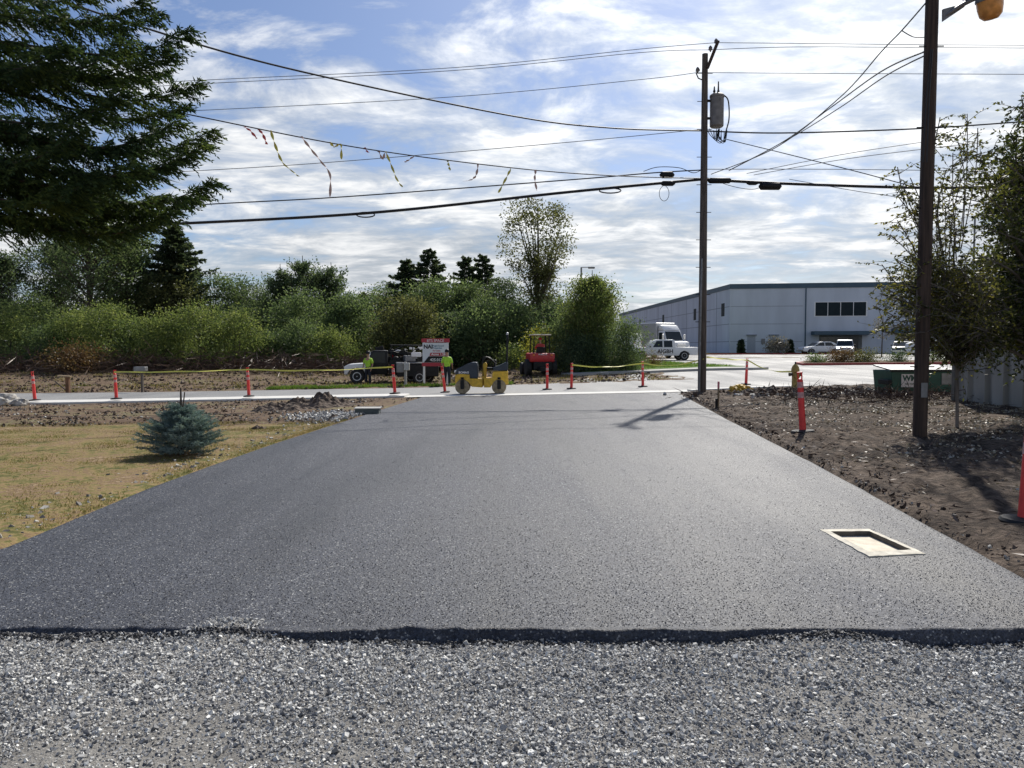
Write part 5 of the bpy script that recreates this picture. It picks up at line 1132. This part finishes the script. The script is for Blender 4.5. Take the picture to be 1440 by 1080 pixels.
# ================================================================== TREES
def trunk_mb(H, r0, lean=(0,0), n=9):
    pts = [(lean[0]*t*t*H+.04*H*.2*math.sin(t*6)*t, lean[1]*t*t*H, H*t-.2*(t==0)) for t in np.linspace(0,1,n)]
    return pts, [max(r0*(1-.85*t), .01) for t in np.linspace(0,1,n)]
def tree(name, label, cat, p, H, Rw, mat, style='round', n_cl=130, n_lf=55, lf=.24, z0=.15, bark=m_bark, group='trees behind the field', r0=None, seed=0, flat=.75, wid=.55, gap=.0):
    """p base; H height; Rw crown half width"""
    r_ = np.random.default_rng(seed+17); rnd = random.Random(seed)
    e = empty(name, p, rnd.uniform(0,6), label=label, cat=cat, group=group)
    if H > 5: H *= 1.05
    r0 = r0 or H*.018
    tp, tr2 = trunk_mb(H*.93, r0, (rnd.uniform(-.04,.04), rnd.uniform(-.04,.04)))
    q = MB(); q.tube(tp, tr2, 8)
    n_lf = int(n_lf*(2.4 if style == 'cotton' else 2.0 if style in ('round','oval','poplar') else 1.2)); lf *= .88
    if style in ('round','bush','oval','cotton'):
        t = r_.uniform(0,1,n_cl)
        if style == 'bush': prof = lambda t: np.sqrt(np.clip(1-(t*1.0)**2.2,0,1))*(.75+.35*np.minimum(t*4,1))
        elif style == 'oval': prof = lambda t: np.sin(np.pi*np.clip(t*.92+.06,0,1))**.6
        elif style == 'cotton': prof = lambda t: np.where(t>.45, 1.0*np.sqrt(np.clip(1-((t-.72)/.30)**2,.02,1)), .45+.25*np.sin(t*14))
        else: prof = lambda t: np.sqrt(np.clip(1-((t-.42)/.60)**2,0.02,1))
        az = r_.uniform(0,2*np.pi,n_cl); lob = 1+(.42 if style == 'cotton' else .22)*np.sin(az*3+seed)+.15*np.sin(az*5+t*7+seed)
        rr = Rw*prof(t)*r_.uniform(.25,1,n_cl)**.5*lob
        cc = np.stack([rr*np.cos(az), rr*np.sin(az), H*(z0+(1-z0)*t*.97)], 1)
        for i in range(min(n_cl, 26)):
            zt = cc[i,2]*.62; k = np.interp(zt, [a[2] for a in tp], range(len(tp))); a = Vector(tp[int(k)]); b_ = Vector(cc[i])
            q.tube([a, a.lerp(b_,.5)+Vector((0,0,-.03*H)), b_], [r0*.4, r0*.25, r0*.08], 5, False)
        cr = (Rw*(.09 if style == 'cotton' else .13)+.25)*r_.uniform(.55,1.6,(n_cl,1,1))*np.ones((n_cl,n_lf,1))
        pos = cc[:,None,:]+np.clip(r_.normal(size=(n_cl,n_lf,3)),-1.6,1.6)*cr*np.array([1,1,flat])
        out = pos-cc[:,None,:]; d = out*.6/np.maximum(cr,.01)+r_.normal(size=pos.shape)*.7+np.array([0,0,.1])
        C = pos.reshape(-1,3); D = d.reshape(-1,3)
        ok = C[:,2] > .1; C = C[ok]; D = D[ok]
    elif style == 'poplar':
        Cs = []; Ds = []
        for i in range(n_cl):
            t = rnd.random(); zb = H*(z0+(1-z0)*t*.80); az = rnd.uniform(0, 2*math.pi); R_ = Rw*(1-(abs(t-.35)/.68)**2.2)*rnd.uniform(.5,1.1)+.15
            elv = rnd.uniform(.5,1.25); st = Vector(tp[min(int(zb/(H*.93)*8), 8)]); st.z = zb
            en = st+Vector((math.cos(az)*R_, math.sin(az)*R_, R_*elv*.9)); en.z = min(en.z, H*rnd.uniform(.84,1.0))
            mid = st.lerp(en,.55)+Vector((0,0,-.12*R_)); q.tube([st, mid, en], [r0*.22, r0*.12, .01], 4, False)
            s = r_.uniform(.2,1.04,n_lf)[:,None]; a, m_, b_ = (np.array(v) for v in (st, mid, en))
            pp = (1-s)**2*a+2*s*(1-s)*m_+s*s*b_ + r_.normal(size=(n_lf,3))*(.07*R_+.10)*np.array([1,1,1.1]); Cs.append(pp)
            Ds.append(r_.normal(size=(n_lf,3))*.8+(b_-a)[None]/max(R_,.1)*.5)
        C = np.concatenate(Cs); D = np.concatenate(Ds)
    elif style == 'conifer':
        Cs = []; Ds = []; nl = n_cl
        for i in range(nl):
            t = i/nl; zb = H*(z0+(1-z0)*t); R_ = Rw*((1-t)**.62)*rnd.uniform(.45,1.15)+.10
            az = i*2.4+rnd.uniform(-.4,.4); up_ = rnd.uniform(-.25,.15)
            s = r_.uniform(.08,1,n_lf)[:,None]; dirv = np.array([math.cos(az), math.sin(az), 0]); sd_ = np.array([-math.sin(az), math.cos(az), 0])
            lat = r_.normal(size=(n_lf,1))*.16*R_*(1.1-s)+r_.normal(size=(n_lf,1))*.06
            pp = np.array([0,0,zb])+dirv*s*R_+sd_*lat+np.array([0,0,1])*(up_*s*R_+.12*R_*(s**2) - np.abs(r_.normal(size=(n_lf,1)))*.06*R_)
            Cs.append(pp); Ds.append(dirv*.9+sd_*lat*1.5+r_.normal(size=(n_lf,3))*.35+np.array([0,0,-.1]))
            q.tube([(0,0,zb),(dirv[0]*R_*.8, dirv[1]*R_*.8, zb+up_*R_*.8)], [r0*.15,.01], 4, False)
        C = np.concatenate(Cs); D = np.concatenate(Ds)
    q.build('trunk', bark, e, True)
    n = len(C); v, f = cards(C, D, r_.uniform(.6,1.3,n)*lf, r_.uniform(.7,1.2,n)*lf*wid); np_mesh('crown', v, f, mat, e)
    return e
def T(px, Y, ytop, hw, *a, **k):
    p = onG(px, Y); H = at(px, ytop, Y).z-p.z; return tree(k.pop('name','broadleaf_tree'), k.pop('label'), k.pop('cat','tree'), p, H, hw*Y/F, *a, **k)
Tr = [
 # px, Y, top, halfwidth, mat, style, kwargs
 (2,66,345,52,lf_dark,'poplar',dict(n_cl=120,n_lf=50,label='dark feathery tree at the far left edge')),
 (128,64,228,80,lf_mid,'poplar',dict(n_cl=120,n_lf=95,lf=.24,label='tallest airy poplar on the left, its top behind the big spruce',z0=.25)),
 (88,70,330,50,lf_dark,'poplar',dict(n_cl=120,n_lf=50,lf=.26,label='thin airy poplar left of the tallest one',z0=.3)),
 (180,68,300,45,lf_mid,'poplar',dict(n_cl=150,n_lf=75,lf=.26,label='leafy poplar right of the tallest one',z0=.2)),
 (248,70,328,84,lf_con,'conifer',dict(n_cl=170,n_lf=200,lf=.34,name='fir_tree',label='ragged dark fir standing clear left of the middle',z0=.12)),
 (240,68,392,40,lf_olive,'round',dict(n_cl=80,label='olive broadleaf tree in front of the ragged fir')),
 (298,72,394,42,lf_mid,'round',dict(n_cl=90,label='pale round crown right of the ragged fir')),
 (341,74,398,32,lf_dark,'round',dict(n_cl=70,label='small dark round crown right of the pale one')),
 (378,72,408,36,lf_mid,'round',dict(n_cl=80,label='low round crown left of the twin poplars')),
 (400,69,368,36,lf_dark,'poplar',dict(n_cl=90,n_lf=60,label='left spire of the dark poplar clump',z0=.1)),
 (432,69,356,42,lf_dark,'poplar',dict(n_cl=90,n_lf=60,label='tallest spire of the dark poplar clump',z0=.1)),
 (468,70,366,36,lf_dark,'poplar',dict(n_cl=90,n_lf=60,label='right spire of the dark poplar clump',z0=.1)),
 (425,62,422,50,lf_mid,'oval',dict(n_cl=120,label='green tree in front of the dark poplar clump',z0=.05)),
 (492,62,420,34,lf_mid,'oval',dict(n_cl=100,label='green tree left of the small pointed fir',z0=.05)),
 (512,78,416,26,lf_con,'conifer',dict(n_cl=80,n_lf=90,lf=.34,name='fir_tree',label='small pointed fir in the dip of the tree line')),
 (545,78,408,34,lf_mid,'round',dict(n_cl=80,label='distant low dark crown right of the small fir')),
 (572,74,372,54,lf_con,'conifer',dict(n_cl=100,n_lf=110,lf=.34,name='fir_tree',label='dark fir top left of the sharpest fir')),
 (605,75,358,56,lf_con,'conifer',dict(n_cl=100,n_lf=110,lf=.34,name='fir_tree',label='sharpest dark fir top above the property sign')),
 (610,68,402,42,lf_mid,'round',dict(n_cl=140,label='broad green tree behind the property sign',z0=.1)),
 (572,60,428,42,lf_olive,'round',dict(n_cl=130,label='brownish round tree above the dark truck',z0=.02)),
 (656,76,368,48,lf_con,'conifer',dict(n_cl=90,n_lf=100,lf=.34,name='fir_tree',label='left fir of the pair in the middle of the tree line')),
 (679,75,365,50,lf_con,'conifer',dict(n_cl=90,n_lf=100,lf=.34,name='fir_tree',label='right fir of the pair in the middle of the tree line')),
 (660,68,408,38,lf_mid,'oval',dict(n_cl=130,label='green tree under the pair of firs',z0=.05)),
 (708,72,398,30,lf_dark,'oval',dict(n_cl=110,label='dark tree just left of the towering cottonwood',z0=.05)),
 (757,70,290,44,lf_olive,'cotton',dict(n_cl=85,n_lf=60,lf=.28,name='cottonwood_tree',label='towering ragged cottonwood rising above the tree line',z0=.22)),
 (722,62,432,36,lf_mid,'oval',dict(n_cl=100,label='green tree above the rear of the road roller',z0=.03)),
 (680,60,432,40,lf_mid,'oval',dict(n_cl=110,label='shady tree above the front of the road roller',z0=.03)),
 (640,63,445,36,lf_dark,'oval',dict(n_cl=100,label='shady tree right of the property sign',z0=.03)),
 (786,60,428,34,lf_dark,'oval',dict(n_cl=110,label='dark tree between cottonwood and bushy alder',z0=.03)),
 (832,50,377,43,lf_brush,'poplar',dict(n_cl=230,n_lf=60,lf=.17,name='alder_tree',label='bushy bright alder in front of the warehouse end',z0=.02)),
 (812,52,430,42,lf_mid,'oval',dict(n_cl=140,n_lf=60,lf=.18,label='dense dark lower tree left of the white van',z0=.0)),
 (880,47,452,20,lf_mid,'oval',dict(n_cl=70,n_lf=50,lf=.14,label='small tree between the white van and the pickup',z0=.1)),
 (528,70,424,40,lf_mid,'oval',dict(n_cl=90,label='dark filler tree in the dip left of the brownish tree',z0=.02)),
 (342,66,440,38,lf_dark,'oval',dict(n_cl=90,label='dark tree behind the right end of the shrub row',z0=.02)),
 (40,64,420,45,lf_mid,'oval',dict(n_cl=90,label='green tree behind the left end of the shrub row',z0=.02)),
]
for i, (px, Y, top_, hw, mat, style, kw) in enumerate(Tr):
    kw = dict(kw); kw.setdefault('n_lf', 55); T(px, Y, top_, hw, mat, style, seed=i*3+1, **kw)
Sh = [(15,56,436,50,lf_brush,'leftmost yellow green shrub of the row'),(70,55,462,38,lf_mid,'dull green shrub second in the row'),(112,55,440,40,lf_brush,'olive shrub third in the row'),
 (152,54,432,44,lf_brush,'yellowest shrub of the row, under the tall poplar'),(190,55,458,34,lf_mid,'darker shrub right of the yellowest one'),(232,54,446,38,lf_brush,'bright shrub left of the widest one'),(282,54,436,48,lf_brush,'widest bright shrub of the row'),
 (330,55,436,38,lf_brush,'rightmost bright shrub of the row'),(378,57,474,30,lf_mid,'low shrub beside the dead brush'),(420,57,458,36,lf_mid,'green shrub left of the dark truck'),(465,56,470,32,lf_brush,'light shrub nearest the dark truck')]
for i, (px, Y, top_, hw, mat, lab) in enumerate(Sh):
    T(px, Y, top_, hw, mat, 'bush', seed=200+i, name='shrub', cat='shrub', group='shrubs along the field', label=lab, n_cl=95, n_lf=85, lf=.18, z0=.0, r0=.05)
T(108,50,492,34,lf_rust,'bush',seed=301,name='shrub',cat='shrub',group='shrubs along the field',label='pale brownish low shrub in front of the row at left',n_cl=60,n_lf=60,lf=.17,z0=0,r0=.04)
T(762,52,466,22,lf_bright,'bush',seed=303,name='shrub',cat='shrub',group='shrubs along the field',label='vivid yellow green bush behind the red tractor',n_cl=50,n_lf=60,lf=.15,z0=0,r0=.04)
T(788,51,492,14,lf_bright,'bush',seed=304,name='shrub',cat='shrub',group='shrubs along the field',label='small yellow green bush right of the red tractor',n_cl=40,n_lf=50,lf=.13,z0=0,r0=.03)
T(724,56,490,20,lf_brush,'bush',seed=305,name='shrub',cat='shrub',group='shrubs along the field',label='low light green bush behind the roller bar',n_cl=50,n_lf=50,lf=.16,z0=0,r0=.03)
T(820,48.5,478,38,lf_dark,'bush',seed=306,name='shrub',cat='shrub',group='shrubs along the field',label='dense dark undergrowth below the bushy alder',n_cl=120,n_lf=60,lf=.16,z0=0,r0=.04)
T(874,48,500,20,lf_dark,'bush',seed=307,name='shrub',cat='shrub',group='shrubs along the field',label='dark low shrub at the left end of the green verge',n_cl=60,n_lf=50,lf=.12,z0=0,r0=.03)
T(918,52,502,12,lf_rust,'bush',seed=308,name='shrub',cat='shrub',group='shrubs along the field',label='rusty little shrub on the green verge under the pickup',n_cl=40,n_lf=40,lf=.10,z0=0,r0=.02)
for px, lab in ((1042,'left clipped arborvitae against the warehouse wall'),(1111,'right clipped arborvitae against the warehouse wall')):
    T(px,92,478,4.5,lf_con,'conifer',seed=px,name='arborvitae',group='clipped arborvitae at the warehouse',label=lab,n_cl=60,n_lf=40,lf=.28,z0=.02)
T(1092,91,480,10,lf_pale,'round',seed=320,name='ornamental_tree',group=None,label='small pale leafless tree between the two arborvitae',n_cl=30,n_lf=30,lf=.3,z0=.35)
for i, (px, top_, hw, mat, lab) in enumerate(((1148,505,7,lf_mid,'green tuft at the left tip of the red kerbed island'),(1176,497,10,lf_rust,'rusty shrub on the island before the white car'),(1188,495,9,lf_rust,'reddish shrub beside the rusty island shrub'),
    (1206,500,9,lf_olive,'olive shrub in the middle of the island'),(1222,495,10,lf_olive,'brown green shrub further right on the island'),(1262,499,10,lf_dark,'dark shrub on the island left of the lamp pole'),(1318,497,14,lf_mid,'green shrub on the island above the dumpster'))):
    T(px, 54.5, top_, hw, mat, 'bush', seed=330+i, name='shrub', cat='shrub', group='shrubs on the car park island', label=lab, n_cl=30, n_lf=45, lf=.12, z0=0, r0=.02)
T(1240,70,440,10,lf_pale,'poplar',seed=345,name='young_tree',group=None,label='thin dark sapling before the warehouse entrance wall',n_cl=10,n_lf=12,lf=.2,z0=.4)
# ---- near broadleaf trees on the right
def near_tree(name, label, p, limbs, mat, n_tw, leaf, seed, trunk_r, trunk_pts, n_lf=14, spread=.28, tw=.7):
    r_ = np.random.default_rng(seed); rnd = random.Random(seed)
    e = empty(name, p, 0, label=label, cat='tree', group='near trees on the right'); q = MB()
    q.tube(splinepts(trunk_pts, 5), [trunk_r*(1-.8*t) for t in np.linspace(0,1,(len(trunk_pts)-1)*5+1)], 9)
    C = []; D = []
    for st, en in limbs:
        st = Vector(st); en = Vector(en); L = (en-st).length; mid = st.lerp(en,.5)+Vector((rnd.uniform(-.1,.1)*L, rnd.uniform(-.1,.1)*L, .10*L))
        pts = splinepts([st, mid, en], 8); q.tube(pts, [max(trunk_r*.35*(1-i/len(pts)), .008) for i in range(len(pts))], 6, False)
        for k in range(n_tw):
            s = rnd.uniform(.15,1)**.8; b = pts[min(int(s*(len(pts)-1)), len(pts)-1)]
            d = Vector((rnd.gauss(0,1), rnd.gauss(0,1), rnd.gauss(.25,.8))).normalized(); l = tw*rnd.uniform(.4,1.2)
            tipp = b+d*l+Vector((0,0,-.15*l)); q.tube([b, b.lerp(tipp,.5)+Vector((0,0,.06*l)), tipp], [.007,.005,.002], 3, False)
            for j in range(n_lf):
                u = rnd.uniform(.1,1.05); pp = b.lerp(tipp,u)+Vector((0,0,.06*l*4*u*(1-u))); C.append(pp); D.append(Vector((rnd.gauss(0,1),rnd.gauss(0,1),rnd.gauss(-.35,.6)))*.8+d*.5)
    q.build('trunk', m_barkg, e, True); n = len(C)
    v, f = cards(np.array([tuple(c) for c in C]), np.array([tuple(d) for d in D]), r_.uniform(.7,1.3,n)*leaf, r_.uniform(.8,1.1,n)*leaf*.55); np_mesh('crown', v, f, mat, e); return e
def tgt(px, py, Y, base): return at(px, py, Y)-base
b1 = onG(1478, 15.0); lm = []
rnd = random.Random(4)
for k in range(120):
    py = rnd.uniform(130, 485); wdt = np.interp(py, [120,200,300,400,470], [30,95,125,150,150]); px = 1470 - rnd.uniform(0,1)**.7*wdt + rnd.uniform(0,1)*60
    Y = 15+rnd.uniform(-1.6,1.6); en = tgt(px, py, Y, b1); lm.append((Vector((0,0,max(.9,en.z*.62))), en))
for k in range(34):     # far side and off-frame side of the crown
    az = rnd.uniform(-1.6,1.6); z = rnd.uniform(1.6,6); lm.append((Vector((0,0,z*.7)), Vector((math.cos(az)*rnd.uniform(.8,2.2), math.sin(az)*rnd.uniform(.8,2.2), z))))
near_tree('broadleaf_tree', 'dense dark leafy tree at the right edge beside the shed', b1, lm, lf_near, 26, .085, 5, .13, [(0,0,-.2),(.1,0,1.5),(0,.1,3.5),(.1,0,6.4)], 12, tw=.65)
b2 = onG(1350, 13.9); lm = []
for k in range(92):
    py = rnd.uniform(365, 482)
    px = rnd.uniform(1238, 1418) if py > 400 else rnd.uniform(1262, 1400); Y_ = rnd.uniform(12.3, 14.8)
    en = tgt(px, py, Y_, b2); lm.append((Vector((-.02,0,max(.7,en.z*.72-.1))), en))
for px, py in ((1262,235),(1280,250),(1262,275),(1288,300),(1270,262),(1330,240),(1340,215),(1345,190),(1322,165),(1352,250),(1252,330),(1262,310),(1285,345),(1232,400),(1240,372),(1228,430),(1330,290),(1318,330),(1345,320),(1302,350),(1320,270),(1362,215),(1375,180),(1360,160)):
    for jj in range(1): en = tgt(px, py, 12.6+rnd.uniform(0,1.4), b2); lm.append((Vector((en.x*.35,0,max(.8,en.z*.62))), en))
near_tree('broadleaf_tree', 'slender sparse tree spreading across the lamp pole', b2, lm, lf_thin, 17, .066, 8, .032, [(.05,.1,-.2),(.0,.1,1.4),(-.1,.1,2.6),(-.15,0,4.0)], 9, tw=.50)
# ---- big foreground spruce
def spruce_branch(st, tip, rnd, C, D, Ls, Ws, q, dens=1.0):
    st = Vector(st); tip = Vector(tip); L = (tip-st).length; ax = (tip-st).normalized()
    m1 = st.lerp(tip,.4)+Vector((0,0,-.05*L)); m2 = st.lerp(tip,.78)+Vector((0,0,-.08*L))
    P = splinepts([st, m1, m2, tip], 12); q.tube(P, [max(.045*L/5*(1-i/len(P)), .006) for i in range(len(P))], 5, False)
    side = ax.cross(Vector((0,0,1))).normalized(); nb = int(L*15*dens)
    for k in range(nb):
        t = .10+.90*(k+rnd.random())/nb; i = min(int(t*(len(P)-1)), len(P)-2); b = P[i].lerp(P[i+1], t*(len(P)-1)-i); dd = (P[i+1]-P[i]).normalized()
        sg = 1 if k%2 else -1; bl = (.30+1.0*math.sin(min(1,(1-t)*1.25)*math.pi*.55))*(.20*L**.6)*rnd.uniform(.55,1.2)+.08
        bd = (dd*rnd.uniform(.5,.9)+side*sg*rnd.uniform(.5,1.0)+Vector((0,0,rnd.uniform(-.55,.25)))).normalized()
        nt = max(3, int(bl/.030))
        for j in range(nt):
            u = (j+rnd.random())/nt; pp = b+bd*bl*u+Vector((0,0,-.22*bl*u*u)); s2 = 1 if j%2 else -1
            td = (bd*.75+bd.cross(Vector((0,0,1)))*s2*rnd.uniform(.3,.9)+Vector((0,0,rnd.uniform(-.9,.25)))).normalized()
            C.append(pp); D.append(td); Ls.append(rnd.uniform(.09,.20)*(1.1-.5*u)); Ws.append(rnd.uniform(.022,.036))
        C.append(b); D.append(bd); Ls.append(bl); Ws.append(.022)
bs = onG(-158, 14.0); e = empty('spruce_tree', bs, 0, label='big dark spruce overhanging the upper left corner', cat='tree'); q = MB(); C, D, Ls, Ws = [], [], [], []
rnd = random.Random(21)
q.tube([(0,0,-.2),(0,0,6),(0,0,14)], [.30,.22,.05], 12)
def hero(px, py, dy=0, drop=.0): 
    tip = at(px, py, 14+dy)-bs; spruce_branch((0,0,tip.z+.15+drop), tip, rnd, C, D, Ls, Ws, q, 1.4)
for a in ((268,44,0),(240,75,-.6),(278,118,.2),(262,150,.9),(300,184,0),(285,205,-.8),(304,256,.1),(282,275,.9),(240,300,-.3),(205,2,0),(225,20,.9),(150,-20,-.5),(200,304,.5),(120,285,-.8),(160,300,.9),(255,225,1.2),(250,170,-1.2),(180,60,-1.3),(170,130,-1.5),(190,230,-1.6),(130,250,-1.8),(90,60,-1.8),(110,180,-2.0),(225,275,1.5),(235,100,1.5),(215,190,1.8)):
    hero(*a, drop=rnd.uniform(-.1,.5))
for k in range(32):
    z = rnd.uniform(6.0,12.8); az = rnd.uniform(0,2*math.pi); L = (1-(z-3)/13)*5.2*rnd.uniform(.55,.85)
    
    spruce_branch((0,0,z), (math.cos(az)*L, math.sin(az)*L, z-.25*L*rnd.random()), rnd, C, D, Ls, Ws, q, .75)
q.build('trunk', m_bark, e, True)
v, f = cards(np.array([tuple(c) for c in C]), np.array([tuple(c) for c in D]), np.array(Ls), np.array(Ws), cross=True); np_mesh('crown', v, f, lf_spruce, e)
print('spruce cards', len(C))
# ---- small blue spruce
bp_ = gp(256, 640); e = empty('blue_spruce', bp_, 0, label='small squat blue spruce growing on the lawn', cat='tree'); q = MB(); C, D, Ls, Ws = [], [], [], []; rnd = random.Random(9)
q.tube([(0,0,-.05),(0,0,.5),(.0,0,1.04)], [.035,.025,.011], 7); q.tube([(.01,0,.6),(.06,0,.97)], [.014,.009], 5)
for k in range(120):
    t = (k+rnd.random())/120; z = .05+t*.72; az = k*2.4; Rr = (.66*(1-t**1.6)+.07)*rnd.uniform(.72,1.08)*(.8+.2*min(1,t*6)); L = Rr
    st = Vector((0,0,z)); tip = Vector((math.cos(az)*L, math.sin(az)*L, z+L*rnd.uniform(.02,.42))); q.tube([st, st.lerp(tip,.5)+Vector((0,0,-.03)), tip], [.009,.006,.003], 4, False)
    ax = (tip-st).normalized(); sd2 = ax.cross(Vector((0,0,1))).normalized(); nb = int(L*50)+5
    for j in range(nb):
        u = .18+.82*(j+rnd.random())/nb; b = st.lerp(tip,u)+Vector((0,0,-.03*4*u*(1-u))); bl = (.20*(1.15-u))*rnd.uniform(.6,1.2)+.03; sg = 1 if j%2 else -1
        bd = (ax*.8+sd2*sg*rnd.uniform(.3,1)+Vector((0,0,rnd.uniform(-.2,.35)))).normalized(); nn = max(3,int(bl/.022))
        for i in range(nn):
            w = i/nn; C.append(b+bd*bl*w); D.append((bd*.8+Vector((rnd.gauss(0,.6),rnd.gauss(0,.6),rnd.gauss(.1,.6)))).normalized()); Ls.append(rnd.uniform(.03,.05)); Ws.append(.010)
        C.append(b); D.append(bd); Ls.append(bl); Ws.append(.012)
q.build('trunk', m_bark, e, True)
v, f = cards(np.array([tuple(c) for c in C]), np.array([tuple(c) for c in D]), np.array(Ls), np.array(Ws), cross=True); np_mesh('crown', v, f, lf_blue, e)
# far wood behind the tree line, one mass
n = 26000; x = rng.uniform(-110, 12, n); h = 6.2+2.0*np.array([fbm(a, 0, .06, 4, 2) for a in x]); z = rng.uniform(0,1,n)*h; y = 92+rng.uniform(-4,4,n)*np.sqrt(np.clip(1-z/np.maximum(h,1),.05,1))
v, f = cards(np.stack([x, y, Gn(x, y)+z], 1), rng.normal(size=(n,3)), rng.uniform(.5,.95,n), rng.uniform(.3,.6,n)); tag(np_mesh('far_wood', v, f, lf_dark), 'dark wood closing the view behind the nearer trees', 'wood', kind='stuff')
